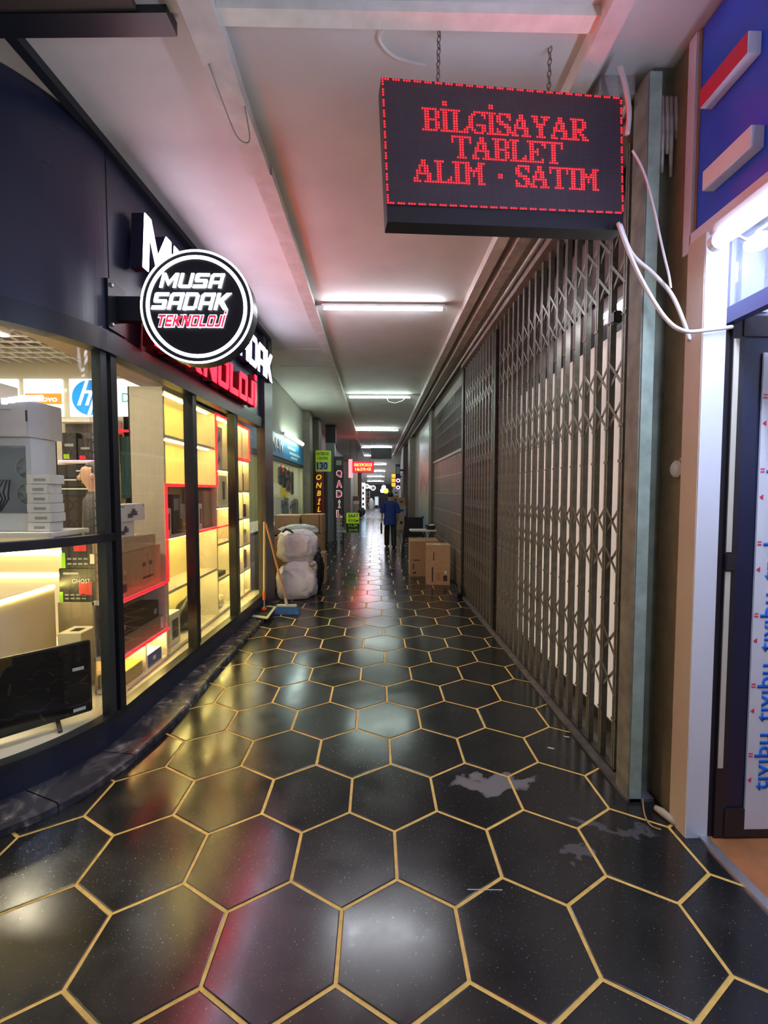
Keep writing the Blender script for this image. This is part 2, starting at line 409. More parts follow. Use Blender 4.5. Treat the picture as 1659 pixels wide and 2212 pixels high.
for i, o_ in ((iM1+2,.03),): 
    p = PIN[i]; n = NIN[i]; mb.beam((p.x+n.x*o_,p.y+n.y*o_,.2),(p.x+n.x*o_,p.y+n.y*o_,2.52), .06,.05, up=(-n.y,n.x,0))
mb.build('inner_mullion', M_grayprof, w1)
for i, ww in ((iM2-1, w2), (iM3-1, w3)):
    p = PIN[i]; n = NIN[i]
    MB().beam((p.x+n.x*.05,p.y+n.y*.05,.2),(p.x+n.x*.05,p.y+n.y*.05,2.52), .05,.035, up=(-n.y,n.x,0)).build('inner_mullion', M_grayprof, ww)
ribbon(MB(), iM1, LAST, 1.335, 1.385, -.01, .06).build('cross_bar', M_black, w1)
# marble kerb, slab by slab
def marble():
    m = bpy.data.materials.new('dark_marble'); m.use_nodes = True; nt = m.node_tree; b = nt.nodes['Principled BSDF']; N = nt.nodes.new; L = nt.links.new
    g = N('ShaderNodeNewGeometry'); n = N('ShaderNodeTexNoise'); n.inputs['Scale'].default_value = 5; n.inputs['Detail'].default_value = 9; n.inputs['Distortion'].default_value = 1.8; L(g.outputs['Position'], n.inputs['Vector'])
    r = N('ShaderNodeValToRGB'); e = r.color_ramp.elements; e[0].position = .44; e[0].color = (.045,.045,.058,1); e[1].position = .72; e[1].color = (.60,.54,.48,1)
    e2 = r.color_ramp.elements.new(.60); e2.color = (.13,.12,.12,1); L(n.outputs['Fac'], r.inputs['Fac']); L(r.outputs[0], b.inputs['Base Color']); b.inputs['Roughness'].default_value = .22
    return m
M_marble = marble()
kerb = None
cuts = [0, pidx(4.55), iM1+6, iM1+22, LAST]
for a, b in zip(cuts[:-1], cuts[1:]):
    vs = []
    n = b-a+1
    for i in range(a, b+1):
        s_ = .004 if i == a else (-.004 if i == b else 0)
        p = PIN[i]+Vector((0,-s_)); q = POUT[i]+Vector((0,-s_))
        e = (q-p).normalized()*.012
        vs += [(p.x,p.y,.0),(p.x,p.y,.052),(q.x-e.x,q.y-e.y,.047),(q.x,q.y,.037),(q.x,q.y,0)]
    fs = [(0,1,2,3,4),tuple(5*n-5+k for k in (4,3,2,1,0))]
    for i in range(n-1):
        for k in range(5): fs.append((5*i+k,5*i+(k+1)%5,5*i+5+(k+1)%5,5*i+5+k))
    mbk = MB().add(vs, fs)
    if kerb is None: kerb = struct(mbk.build('trim_15', M_marble))
    else: mbk.build('kerb_slab', M_marble, kerb)
# ---- shop shell
struct(MB().box(-6.6,-1.9,6.30,6.40,0,CZ-.01).build('wall_shop_back', mat('shop_wall', (.58,.54,.44), .7)))
struct(MB().box(-6.6,-6.5,1.9,6.3,0,CZ-.01).build('wall_shop_side', mat('shop_wall2', (.66,.56,.38), .7)))
sf = MB(); sp_ = [(PIN[i]+NIN[i]*.062) for i in range(0, LAST+1)]
vs = [(p.x,p.y,.20) for p in sp_]+[(-4.6,6.3,.20),(-1.6,6.3,.20)]
nv = len(vs); sf.add(vs+[(v[0],v[1],.0) for v in vs], [tuple(range(nv)), tuple(range(nv,2*nv))[::-1]]+[(i,(i+1)%nv,nv+(i+1)%nv,nv+i) for i in range(nv)])
struct(sf.build('floor_shop_display', M_shopfl))
struct(MB().box(-6.5,-4.6,1.9,6.3,0,.2).build('floor_shop_inner', M_shopfl))
# soffit over the shelves (brown underside)
struct(MB().box(-2.95,-1.72,3.2,6.28,2.96,3.7).build('ceiling_soffit', mat('brown_soffit', (.26,.19,.13), .45)))
# ---- right side
M_green = mat('pale_green_paint', (.33,.42,.33), .55, noise_amt=.2, noise_scale=14, bump=.08)
M_dgreen = mat('dirty_green_paint', (.12,.13,.09), .6, noise_amt=.3, noise_scale=8)
M_brownp = mat('brown_paint', (.27,.19,.10), .55, noise_amt=.15, noise_scale=10, bump=.06)
M_grime = mat('grimy_jamb', (.20,.195,.16), .6, noise_amt=.35, noise_scale=9)
col = struct(MB().box(1.345,1.405,2.19,2.31,0,3.7).build('wall_gate_jamb', M_green))
MB().box(1.338,1.346,2.197,2.31,0,3.7).build('jamb_side', M_grime, col)
struct(MB().box(1.404,1.56,2.25,2.36,0,CZ-.01).build('wall_recess', M_dgreen))
struct(MB().box(1.50,1.75,2.06,2.27,0,CZ-.01).build('wall_post_brown', M_brownp))
M_tan = mat('tan_post', (.56,.45,.34), .45)
wp = struct(MB().box(1.47,1.50,1.957,2.062,0,2.80).build('wall_post_white', M_tan))
MB().box(1.472,1.575,1.95,1.962,.0,2.80).build('white_face', mat('white_laminate', (.80,.82,.86), .3), wp)
# gate opening: header, threshold, wall behind
struct(MB().box(1.34,1.46,2.38,6.86,3.56,3.70).build('trim_16', mat('header_brown', (.24,.20,.17), .55, noise_amt=.2)))
struct(MB().box(1.33,1.48,2.19,6.86,-.01,.018).build('trim_17', mat('threshold_grey', (.10,.10,.10), .55, noise_amt=.4, noise_scale=14)))
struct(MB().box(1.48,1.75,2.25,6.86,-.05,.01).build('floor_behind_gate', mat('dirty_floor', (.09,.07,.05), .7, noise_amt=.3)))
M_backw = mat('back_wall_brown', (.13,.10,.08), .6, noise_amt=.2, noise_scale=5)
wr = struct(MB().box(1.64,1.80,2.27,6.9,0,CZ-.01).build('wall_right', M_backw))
M_bpan = mat('pale_panel_added_glow', (.86,.84,.81), .45, noise_amt=.08, noise_scale=4, emit=(1.0,.95,.88), strength=.09)  # white panels; faint emission added to brighten them, nothing lit behind
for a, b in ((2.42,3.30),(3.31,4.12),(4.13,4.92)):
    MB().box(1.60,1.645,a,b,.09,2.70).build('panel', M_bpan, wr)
MB().box(1.59,1.645,2.42,6.8,2.70,2.80).build('rail', M_blackp, wr)
MB().box(1.59,1.645,2.42,6.8,.012,.088).build('plinth', mat('plinth_dark', (.04,.03,.025), .5), wr)
MB().box(1.60,1.645,4.94,5.05,.09,2.70).build('post', M_steel2, wr)
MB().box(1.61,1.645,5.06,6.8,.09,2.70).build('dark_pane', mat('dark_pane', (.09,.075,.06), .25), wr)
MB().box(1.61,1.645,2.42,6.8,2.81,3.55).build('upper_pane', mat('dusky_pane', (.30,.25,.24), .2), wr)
MB().box(1.58,1.645,2.40,6.85,3.0,3.04).build('rail', M_steel2, wr)
# pillars, shutters further down on the right
M_conc = mat('brown_pillar', (.20,.165,.13), .55, noise_amt=.15)
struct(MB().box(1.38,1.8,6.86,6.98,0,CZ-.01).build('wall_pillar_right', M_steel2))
struct(MB().box(1.44,1.9,6.98,10.7,3.42,CZ-.01).build('wall_over_shutter', mat('over_shutter', (.30,.27,.24), .6)))
struct(MB().box(1.36,1.8,10.62,11.1,0,CZ-.01).build('wall_pillar_right_far', M_backw))
struct(MB().box(1.46,1.9,11.1,14.6,0,CZ-.01).build('wall_right_poster', mat('grey_wall', (.36,.36,.36), .6)))
struct(MB().box(1.30,1.75,16.4,17.4,0,CZ-.01).build('wall_pillar_right_b', M_conc))
struct(MB().box(1.25,1.75,19.6,21.0,0,CZ-.01).build('wall_pillar_right_c', M_conc))
struct(MB().box(1.50,1.9,14.6,26,0,CZ-.01).build('wall_right_far', mat('far_wall_r', (.34,.33,.28), .6)))
struct(MB().box(1.6,2.0,26,42,0,CZ-.4).build('wall_right_end', mat('far_wall_e', (.5,.48,.42), .6)))
struct(MB().box(-2.6,2.6,41.2,41.4,0,2.4).build('wall_end', mat('dark_end', (.02,.018,.03), .5)))
# ---- left side behind the column
struct(MB().box(-2.15,-1.92,6.34,11.6,2.78,CZ-.01).build('wall_left_upper', mat('cream_wall', (.55,.56,.46), .6)))
struct(MB().box(-2.15,-1.92,6.34,11.6,.0,.98).build('wall_left_lower', mat('cream_wall_low', (.40,.38,.32), .6)))
struct(MB().box(-2.3,-1.74,11.55,12.05,0,CZ-.01).build('wall_pillar_left', M_conc))
struct(MB().box(-2.3,-1.66,12.75,13.4,0,CZ-.01).build('wall_pillar_left_b', M_conc))
struct(MB().box(-2.3,-1.55,13.4,14.0,0,2.55).build('wall_pillar_left_c', mat('dark_brown_wood', (.10,.065,.045), .5)))
struct(MB().box(-2.4,-1.95,11.6,26,0,CZ-.01).build('wall_left_far', mat('far_wall_l', (.30,.30,.29), .6)))
struct(MB().box(-2.4,-1.28,30.0,30.8,0,CZ-.45).build('wall_pillar_left_d', mat('pale_pillar', (.66,.60,.48), .5)))
struct(MB().box(-2.4,-1.5,26,42,0,CZ-.4).build('wall_left_end', mat('far_wall_le', (.45,.40,.36), .6)))

# ================================================================== LIGHTS AND SIGNS
# ---- ceiling tube lights
def ceiling_light(y, z, x0, x1, label, cable=False, m=None):
    c = ((x0+x1)/2, y, z)
    t = thing('ceiling_tube_light', (c[0], y, z), label, 'light', 'tube lights across the corridor ceiling')
    MB().bbox((c[0],y,z+.012), (x1-x0,.05,.03), .004).build('housing', M_white, t)
    MB().tube([(x0+.03,y,z-.012),(x1-.03,y,z-.012)], .021, 12).build('tube', m or M_tube, t, smooth=True)
    for x in (x0, x1): MB().bbox((x+(.015 if x == x0 else -.015),y,z-.008), (.03,.052,.05), .005).build('end_cap', M_white, t)
    if cable:
        MB().tube([(x1-.55,y,z-.02),(x1-.50,y-.02,z-.12),(x1-.36,y-.03,z-.15),(x1-.2,y-.02,z-.10),(x1-.12,y,z-.02)], .006, 6).build('cable', M_white, t)
    return t
ordn = ['nearest', 'second nearest', 'third nearest', 'fourth nearest', 'fifth nearest', 'sixth nearest']
ys = [5.02, 9.68, 14.88, 20.8, 25.7]
for i, y in enumerate(ys):
    ceiling_light(y, 3.735, -.61 if i < 2 else -.69, .79, 'white tube light across the corridor ceiling, %s of the row' % ordn[i], cable=(i == 1), m=(M_tube2 if i in (1,2) else None))
for i, (y, py_) in enumerate(((29.0,1018.5),(32.0,1028.5),(35.0,1038.5),(38.0,1046))):
    z = CZ - (y-25.9)*(CZ-2.15)/16.1 - .05
    ceiling_light(y, z, -.75, .72, 'white tube light over the far corridor end, %s of the far row' % ordn[i])
ceil_red_strip = None

# ---- polygon letters
def RC(x0,y0,x1,y1,c=.0): return [(x0,y0),(x1,y0),(x1,y1),(x0,y1)]
def CH(x0,y0,x1,y1,c,which):         # chamfered corners: subset of 'abcd' = ll, lr, ur, ul
    p = []
    p += [(x0+c,y0)] if 'a' in which else [(x0,y0)]
    p += [(x1-c,y0),(x1,y0+c)] if 'b' in which else [(x1,y0)]
    p += [(x1,y1-c),(x1-c,y1)] if 'c' in which else [(x1,y1)]
    p += [(x0+c,y1),(x0,y1-c)] if 'd' in which else [(x0,y1)]
    if 'a' in which: p += [(x0,y0+c)]
    return p
GL = {
 'M': (1.12, [RC(0,0,.21,1), RC(.91,0,1.12,1), [(.0,1),(.24,1),(.56,.46),(.88,1),(1.12,1),(.56,.12)]]),
 'U': (.90, [RC(0,.1,.21,1), RC(.69,.1,.90,1), CH(0,0,.90,.19,.1,'ab')]),
 'S': (.90, [CH(0,.81,.92,1,.08,'d'), CH(0,.46,.25,.95,.06,'a'), RC(.05,.41,.85,.59), CH(.65,.06,.90,.56,.06,'c'), CH(-.02,0,.90,.22,.08,'b')]),
 'A': (.90, [RC(0,0,.21,.85), CH(0,.81,.90,1,.14,'d'), RC(.69,0,.90,1), RC(.2,.30,.7,.48)]),
 'D': (.90, [RC(0,0,.21,1), CH(0,.81,.90,1,.14,'c'), CH(0,0,.90,.19,.14,'b'), RC(.69,.13,.90,.87)]),
 'K': (.95, [RC(0,0,.21,1), [(.22,.60),(.60,1),(.94,1),(.52,.52),(.98,0),(.64,0),(.22,.42)]]),
 'T': (.88, [RC(0,.81,.88,1), RC(.32,0,.57,.9)]),
 'E': (.80, [RC(0,0,.21,1), RC(0,.81,.80,1), RC(0,.40,.72,.60), RC(0,0,.80,.22)]),
 'N': (.95, [RC(0,0,.21,1), RC(.70,0,.95,1), [(0,1),(.30,1),(.95,0),(.65,0)]]),
 'O': (.90, [RC(0,.1,.21,.9), RC(.69,.1,.90,.9), CH(0,0,.90,.19,.1,'ab'), CH(0,.81,.90,1,.1,'cd')]),
 'L': (.78, [RC(0,0,.21,1), RC(0,0,.81,.22)]),
 'J': (.62, [RC(.37,.08,.62,1), CH(-.05,0,.62,.22,.1,'b')]),
 'İ': (.25, [RC(0,0,.21,1), RC(0,1.12,.25,1.34)]),
}
def layout(body, gap=.14, space=.45):
    x = 0; out = []
    for ch in body:
        if ch == ' ': x += space; continue
        wd, polys = GL[ch]; out.append((ch, x, polys)); x += wd+gap
    return out, x-gap
def letter_row(body, M, width, h, shear, face_m, parent, depth, body_m=None, name='letter', outline_m=None):
    """M: lower left of the row; local x along, y up, z out"""
    lay, tot = layout(body); sx = width/tot
    for ch, x, polys in lay:
        mb = MB()
        for p in polys:
            q = [((x+a)*sx + shear*b*h, b*h) for a,b in p]
            mb.prism(q, M, depth)
        if body_m:
            o = mb.build(name, body_m, parent)
            fb = MB()
            for p in polys:
                q = [((x+a)*sx + shear*b*h, b*h) for a,b in p]
                fb.prism(q, M @ Matrix.Translation((0,0,depth)), .006)
            fb.build('lit_face', face_m, o)
        else:
            mb.build(name, face_m, parent)
            if outline_m:
                ob = MB(); 
                for p in polys:
                    cx = sum(a for a,b in p)/len(p); cy = sum(b for a,b in p)/len(p)
                    q = []
                    for a,b in p:
                        a2 = a + (.055 if a > cx else -.055); b2 = b + (.055 if b > cy else -.055)
                        q.append(((x+a2)*sx + shear*b2*h, b2*h))
                    ob.prism(q, M @ Matrix.Translation((0,0,-.001)), depth*.5)
                ob.build('outline', outline_m, parent)

M_lw = emis('letter_white', (.74,.75,1.0), 3.6)
M_lr = emis('letter_red', (1.0,.003,.009), 5.0, (.7,.02,.03))
M_lside = mat('letter_return', (.02,.022,.05), .5)
fa = Vector((-1.665,2.72,0)); fb_ = Vector((-1.53,6.30,0)); fdir = (fb_-fa).normalized(); fnor = Vector((fdir.y,-fdir.x,0))
def fpt(y, z, off=0.0): 
    t = (y-fa.y)/fdir.y; p = fa + fdir*t + fnor*off; return Vector((p.x,p.y,z))
sg = thing('fascia_sign', fpt(4.4,3.12,.0), 'row of large white lit channel letters along the top of the navy fascia', 'sign')
letter_row('MUSA SADAK', frame(fpt(2.97,3.13,.03), fdir, (0,0,1)), 3.08, .37, .10, M_lw, sg, .085, M_lside, 'channel_letter')
sg2 = thing('fascia_sign', fpt(4.4,2.70,.0), 'row of smaller red lit channel letters low on the navy fascia', 'sign')
letter_row('TEKNOLOJİ', frame(fpt(3.0,2.66,.03), fdir, (0,0,1)), 2.34, .29, .10, M_lr, sg2, .085, mat('red_return', (.25,.01,.02), .4), 'channel_letter')

# ---- round projecting sign
YC = 2.80
cc = ony(425, 663, YC); RR = .352
M_disc = mat('sign_face_black', (.014,.014,.018), .35)
M_ringw = emis('sign_ring_white', (.90,.90,1.0), 2.2)
M_txtw = emis('sign_text_white', (.95,.97,1.0), 2.0)
M_txtr = emis('sign_text_red', (1.0,.015,.06), .55, (.7,.03,.08))
rs = thing('round_sign', (cc.x, YC, cc.z), 'round black projecting sign with lit white rings and lettering, bracketed to the fascia', 'sign')
MB().lathe([(RR*.985,-.0),(RR,.006),(RR,.10),(RR*.98,.112)], (cc.x,YC,cc.z), 64, 'y').build('drum', M_black, rs, smooth=False)
def ring(r0, r1, y, dep, n=72):
    mb = MB(); vs = []; fs = []
    for k in range(n):
        a = 2*PI*k/n
        for r, yy in ((r0,y),(r1,y),(r1,y+dep),(r0,y+dep)): vs.append((cc.x+r*math.cos(a), yy, cc.z+r*math.sin(a)))
    for k in range(n):
        for j in range(4): fs.append((4*k+j, 4*k+(j+1)%4, 4*((k+1)%n)+(j+1)%4, 4*((k+1)%n)+j))
    return mb.add(vs, fs)
ring(RR*.962, RR*.995, YC-.004, .008).build('lit_ring', M_ringw, rs)
ring(RR*.835, RR*.895, YC-.004, .008).build('lit_ring', M_ringw, rs)
fm = lambda x, z, off=.004: frame(Vector((x, YC-off, z)), (1,0,0), (0,0,1))
def circ(pxl, pyb, pxr, pyt): a = ony(pxl,pyb,YC); b = ony(pxr,pyt,YC); return a, b.x-a.x, b.z-a.z
for body, (l, b_, r_, t_), mm, om in (('MUSA',(345,622,478,592),M_txtw,None), ('SADAK',(328,669,492,634),M_txtw,None), ('TEKNOLOJİ',(338,706,482,682),M_txtr,M_txtw)):
    a, wd, hh = circ(l,b_,r_,t_)
    letter_row(body, fm(a.x, a.z), wd, hh, .28, mm, rs, .005, None, 'letter', om)
pb = fpt(2.80, cc.z)
MB().box(pb.x, cc.x-RR*.9, YC+.03, YC+.08, cc.z-.075, cc.z+.075).build('bracket_arm', M_black, rs)
MB().box(pb.x-.002, pb.x+.02, YC-.05, YC+.14, cc.z-.15, cc.z+.15).build('bracket_plate', M_black, rs)
for dz in (-.12,.12): MB().lathe([(.012,0),(.012,.012),(.006,.016)], (pb.x+.02, YC-.02, cc.z+dz), 10, 'x').build('bolt', M_alu, rs)

# ---- big LED message sign
TLp = ony(823,168,2.03); TRp = ony(1343,211,2.17)
ux = (TRp-TLp); LW = ux.length; ux.normalize(); BLp = ony(823,441,2.03)
uz = (TLp-BLp); uz = (uz - ux*uz.dot(ux)); LH = uz.length; uz.normalize(); un = ux.cross(uz)   # un points to the viewer (-y)
LB = .075                                                                                  # blank strip under the panel
ls = thing('led_message_sign', (TLp+TRp)/2 - uz*(LH+LB), 'black LED message board with red dot lettering hanging on two chains', 'sign')
org = TLp - uz*(LH+LB)
mb = MB().prism([(0,0),(LW,0),(LW,LH+LB),(0,LH+LB)], frame(org - un*.09, ux, uz), .088); mb.build('case', M_blackp, ls)
def led_panel_mat():
    m = bpy.data.materials.new('led_panel'); m.use_nodes = True; nt = m.node_tree; b = nt.nodes['Principled BSDF']; N = nt.nodes.new; L = nt.links.new
    b.inputs['Base Color'].default_value = (.04,.028,.034,1); b.inputs['Roughness'].default_value = .5
    return m
M_ledp = led_panel_mat()
MB().prism([(0,LB),(LW,LB),(LW,LB+LH),(0,LB+LH)], frame(org, ux, uz), .003).build('panel', M_ledp, ls)
px_, pz_ = LW/96, LH/48
def dot(mb, c, r, dep=.003, n=6):
    M = frame(c, ux, uz); vs = [M @ Vector((r*math.cos(2*PI*k/n), r*math.sin(2*PI*k/n), 0)) for k in range(n)] + [M @ Vector((0,0,dep))]
    mb.add(vs, [(k,(k+1)%n,n) for k in range(n)])
def ledpos(cx, ry): return org + ux*((cx+.5)*px_) + uz*(LB+LH-(ry+.5)*pz_) + un*.003
FN = {
'B': ["XXXXXX.",".XX..XX",".XX..XX",".XX..XX",".XXXXX.",".XX..XX",".XX..XX",".XX..XX","XXXXXX."],
'I': ["XXXX",".XX.",".XX.",".XX.",".XX.",".XX.",".XX.",".XX.","XXXX"],
'L': ["XXXX...",".XX....",".XX....",".XX....",".XX....",".XX....",".XX...X",".XX..XX","XXXXXXX"],
'G': ["..XXXXX",".XX..XX","XX....X","XX.....","XX.....","XX.XXXX","XX...XX",".XX..XX","..XXXX."],
'S': [".XXXXX","XX..XX","XX...X","XXX...",".XXXX.","...XXX","X...XX","XX..XX","XXXXX."],
'A': ["...XX...","...XX...","..XXXX..","..X.XX..",".XX.XX..",".XXXXXX.",".X...XX.","XX...XX.","XXX.XXXX"],
'Y': ["XXX.XXXX",".XX..XX.",".XX..X..","..XXXX..","..XXX...","...XX...","...XX...","...XX...","..XXXX.."],
'R': ["XXXXXX..",".XX..XX.",".XX..XX.",".XX..XX.",".XXXXX..",".XXXX...",".XX.XX..",".XX..XX.","XXXX.XXX"],
'T': ["XXXXXXXX","X..XX..X","X..XX..X","...XX...","...XX...","...XX...","...XX...","...XX...","..XXXX.."],
'E': ["XXXXXXX",".XX...X",".XX....",".XX.X..",".XXXX..",".XX.X..",".XX....",".XX...X","XXXXXXX"],
'M': ["XXX...XXX",".XX...XX.",".XXX.XXX.",".XXXXXXX.",".XX.X.XX.",".XX.X.XX.",".XX...XX.",".XX...XX.","XXX...XXX"],
'-': ["....","....","....","....",".XX.",".XX.","....","....","...."],
' ': ["...."]*9}
FN['İ'] = FN['I']
M_led = emis('red_led', (1.0,.0016,.0026), 8, (.3,.0,.0))
def led_line(body, row, gap=0):
    tot = sum(len(FN[c][0]) for c in body)+gap*(len(body)-1); cx = (96-tot)/2; mb = MB()
    for ch in body:
        g = FN[ch]
        for r, line in enumerate(g):
            for c, v in enumerate(line):
                if v == 'X': dot(mb, ledpos(cx+c, row+r), px_*.33)
        if ch == 'İ':
            for r in (-3,-2):
                for c in (1,2): dot(mb, ledpos(cx+c, row+r), px_*.33)
        cx += len(g[0])+gap
    o = mb.build('led_text', M_led, ls); tag(o, kind='stuff'); return o
led_line('BİLGİSAYAR', 10); led_line('TABLET', 20); led_line('ALIM - SATIM', 30)
mb = MB()
for c in range(96):
    if c % 4 != 3: dot(mb, ledpos(c, 0), px_*.33); dot(mb, ledpos(c, 47), px_*.33)
for r in range(1, 47):
    if r % 4 != 3: dot(mb, ledpos(0, r), px_*.33); dot(mb, ledpos(95, r), px_*.33)
tag(mb.build('led_border', M_led, ls), kind='stuff')
mb = MB()                                                # unlit diodes, too small to pick apart
for r in range(1, 47):
    for c in range(1, 95):
        M = ledpos(c, r); q = px_*.2
        mb.add([M-ux*q-uz*q, M+ux*q-uz*q, M+ux*q+uz*q, M-ux*q+uz*q], [(0,1,2,3)])
tag(mb.build('led_grid', mat('unlit_led', (.12,.085,.09), .35), ls), kind='stuff')
def chain(mb, a, b, link=.034, wd=.009, r=.0028):
    a = Vector(a); b = Vector(b); d = b-a; n = max(2, int(d.length/(link*.78))); d.normalize()
    s1 = d.orthogonal().normalized(); s2 = d.cross(s1)
    for i in range(n):
        c = a + (b-a)*((i+.5)/n); s = s1 if i % 2 else s2; pts = []
        for k in range(10):
            th = 2*PI*k/10; pts.append(c + s*math.cos(th)*wd + d*math.sin(th)*link*.5)
        mb.tube(pts+[pts[0], pts[1]], r, 5, caps=False)
M_chain = mat('chain_steel', (.22,.18,.15), .45, metal=.7)
for ppx, pyy, bx, by in ((938,66,943,178), (1183,92,1185,200)):
    f_ = (bx-823)/520; base = TLp + ux*(LW*f_); top = onz(ppx, pyy, CZ)
    mb = MB(); chain(mb, base - uz*.005 - un*.04, (base.x, base.y+.04, CZ)); mb.build('chain', M_chain, ls)

# ---- red clock sign far down the corridor
def led_panel(name, label, px0, py0, px1, py1, Y, lines, m, facem=None, hang=True):
    a = ony(px0,py1,Y); b = ony(px1,py0,Y)
    t = thing(name, ((a.x+b.x)/2, Y, a.z), label, 'sign')
    MB().bbox(((a.x+b.x)/2, Y+.05, (a.z+b.z)/2), (b.x-a.x, .1, b.z-a.z), .01).build('case', M_blackp, t)
    if facem: MB().box(a.x+.02,b.x-.02,Y-.004,Y,a.z+.02,b.z-.02).build('panel', facem, t)
    for body, zc, h, wd in lines: text('lettering', body, frame(Vector(((a.x+b.x)/2, Y-.006, a.z+(b.z-a.z)*zc)), (1,0,0), (0,0,1)), (b.z-a.z)*h, m, t, .003, (b.x-a.x)*wd, .01)
    if hang:
        for f_ in (.2,.8): MB().tube([(a.x+(b.x-a.x)*f_,Y+.05,b.z),(a.x+(b.x-a.x)*f_,Y+.05,CZ)], .008, 6).build('hanger', M_chain, t)
    return t
led_panel('led_clock_sign', 'glowing red LED date and time board hanging far down the corridor', 761,996,808,1021, 18.0, [('08/29/2025',.68,.26,.82),('16:59:45',.30,.26,.72)], emis('amber_led', (1,.22,.02), 3.0), emis('red_led_glow', (1.0,.004,.012), 2.2, (.3,.0,.0)))
led_panel('hanging_board', 'plain black board hanging sideways before the ceiling lights', 801,967,846,991, 17.2, [], M_black)

# ================================================================== RIGHT SIDE OBJECTS
# ---- folding lattice gate
GX = 1.40
fg = thing('folding_gate', (GX, 2.43, .02), 'dark steel folding lattice gate closed across the nearest shop on the right', 'gate')
b0 = None; x0 = None; by = []
y = 2.43
while y < 6.80: by.append(y); y += .152
barm = MB()
for dy in (-.0105, .0105): barm.box(-.017,.017,dy-.0075,dy+.0075,0,3.52)
barm.box(.010,.0165,-.004,.004,0,3.52)
for z in (.30,.98,1.80,2.0,2.62): barm.cbox((-.018,0,z), (.008,.040,.014))
crm = MB()
def lat(mb, sgn):
    a = Vector((-.004*sgn-.012, .0, -.082)); b = Vector((-.004*sgn-.012, .152, .082))
    if sgn < 0: a.z, b.z = b.z, a.z
    mb.beam(a, b, .017, .004, up=(1,0,0))
lat(crm, 1); lat(crm, -1)
rowz = [.52,.75, 1.23,1.46, 2.08,2.31, 2.87,3.10]
for i, yy in enumerate(by):
    if b0 is None:
        b0 = barm.build('bar', M_steel); b0.parent = fg; b0.location = (0, 0, .0)
    else: sharedcopy(b0, (0, yy-2.43, 0))
    if i < len(by)-1:
        for z in rowz:
            if x0 is None:
                x0 = crm.build('lattice_cross', M_steel); x0.parent = fg; x0.location = (0, 0, z)
            else: sharedcopy(x0, (0, yy-2.43, z))
MB().cbox((GX-.03,4.93,1.75), (.05,.09,3.4)).build('meeting_stile', M_steel2, fg)
MB().box(GX-.02,GX+.02,2.41,6.8,.018,.03).build('track', M_steel2, fg)
MB().bbox((GX-.02,2.50,2.64), (.05,.05,.07), .008).build('lock_catch', M_blackp, fg)

gl = thing('gate_lamp', (1.56,2.86,2.84), 'small bright tube lamp behind the top of the folding gate', 'light')
MB().tube([(1.57,2.70,2.845),(1.57,3.02,2.845)], .012, 8).build('tube', emis('gate_lamp_white', (.90,.92,1.0), 30), gl, smooth=True); MB().box(1.56,1.60,2.68,3.04,2.858,2.88).build('housing', M_white, gl)
# ---- roller grille further on
M_shut = mat('brown_shutter', (.20,.155,.12), .45, noise_amt=.15, noise_scale=8)
SX = 1.42
rg = thing('roller_shutter', (SX, 8.8, 0), 'brown slatted shutter with a dark open grille above, beyond the folding gate', 'shutter')
MB().box(SX+.02,SX+.06,7.0,10.6,.02,2.32).build('backing', M_shut, rg)
sl0 = None
for k in range(24):
    yy = 7.06+k*.15
    if sl0 is None: sl0 = MB().bbox((SX+.012,yy,1.16), (.022,.13,2.28), .006).build('slat', M_shut, rg)
    else: sharedcopy(sl0, (0, yy-7.06, 0))
MB().box(SX-.01,SX+.05,6.99,10.61,2.31,2.36).build('rail', mat('rail_light', (.40,.36,.30), .4), rg)
MB().box(SX+.10,SX+.14,7.0,10.6,2.36,3.42).build('dark_back', mat('grille_dark', (.02,.018,.018), .6), rg)
g0 = None
for k in range(30):
    yy = 7.05+k*.12
    if g0 is None: g0 = MB().tube([(SX+.02,yy,2.36),(SX+.02,yy,3.42)], .007, 6).build('grille_rod', M_steel, rg)
    else: sharedcopy(g0, (0, yy-7.05, 0))
for z in (2.62,2.9,3.12): MB().tube([(SX+.02,7.0,z),(SX+.02,10.6,z)], .008, 6).build('grille_rail', M_steel, rg)
mb = MB()
for z in (.32,.62,.95,1.25,1.6,1.95):
    for k in range(24): mb.cbox((SX-.001,7.06+k*.15,z), (.006,.05,.012))
tag(mb.build('slot_marks', mat('slot_bright', (.75,.72,.66), .4), rg), kind='stuff')
MB().box(SX-.03,SX+.03,6.99,7.03,0,3.42).build('guide', M_steel, rg)

# ---- blue fascia of the near right shop
M_bluef = mat('blue_fascia', (.035,.11,.85), .28, spec=.6)
FX = 1.505
bf = thing('blue_fascia', (FX, 1.0, 2.84), 'glossy blue sign fascia with raised strokes above the near right shop door', 'fascia')
MB().box(FX,FX+.06,-1.2,2.12,2.85,CZ-.01).build('panel', M_bluef, bf)
M_lav = mat('white_trim', (.72,.70,.76), .4)
MB().box(FX-.018,FX+.07,2.075,2.125,2.78,CZ-.01).build('edge_trim', M_lav, bf)
MB().box(FX-.018,FX+.07,-1.2,2.08,2.78,2.86).build('bottom_trim', M_lav, bf)
MB().bbox((FX-.028,1.865,3.395), (.055,.25,.085), .003).build('stroke', mat('white_acrylic', (.80,.74,.80), .35), bf)
MB().box(FX-.0575,FX-.0555,1.743,1.987,3.356,3.434).build('red_front', mat('red_acrylic', (.62,.02,.07), .35), bf)
MB().bbox((FX-.028,1.835,3.02), (.055,.25,.085), .003).build('white_stroke', mat('white_acrylic', (.80,.74,.80), .35), bf)
tl = thing('fascia_tube_light', (1.45, 1.4, 2.70), 'bright white tube light under the blue fascia at the right edge', 'light')
MB().tube([(1.45,.2,2.70),(1.45,1.845,2.705)], .030, 14).build('tube', emis('fascia_tube', (.58,.68,1.0), 40), tl, smooth=True)
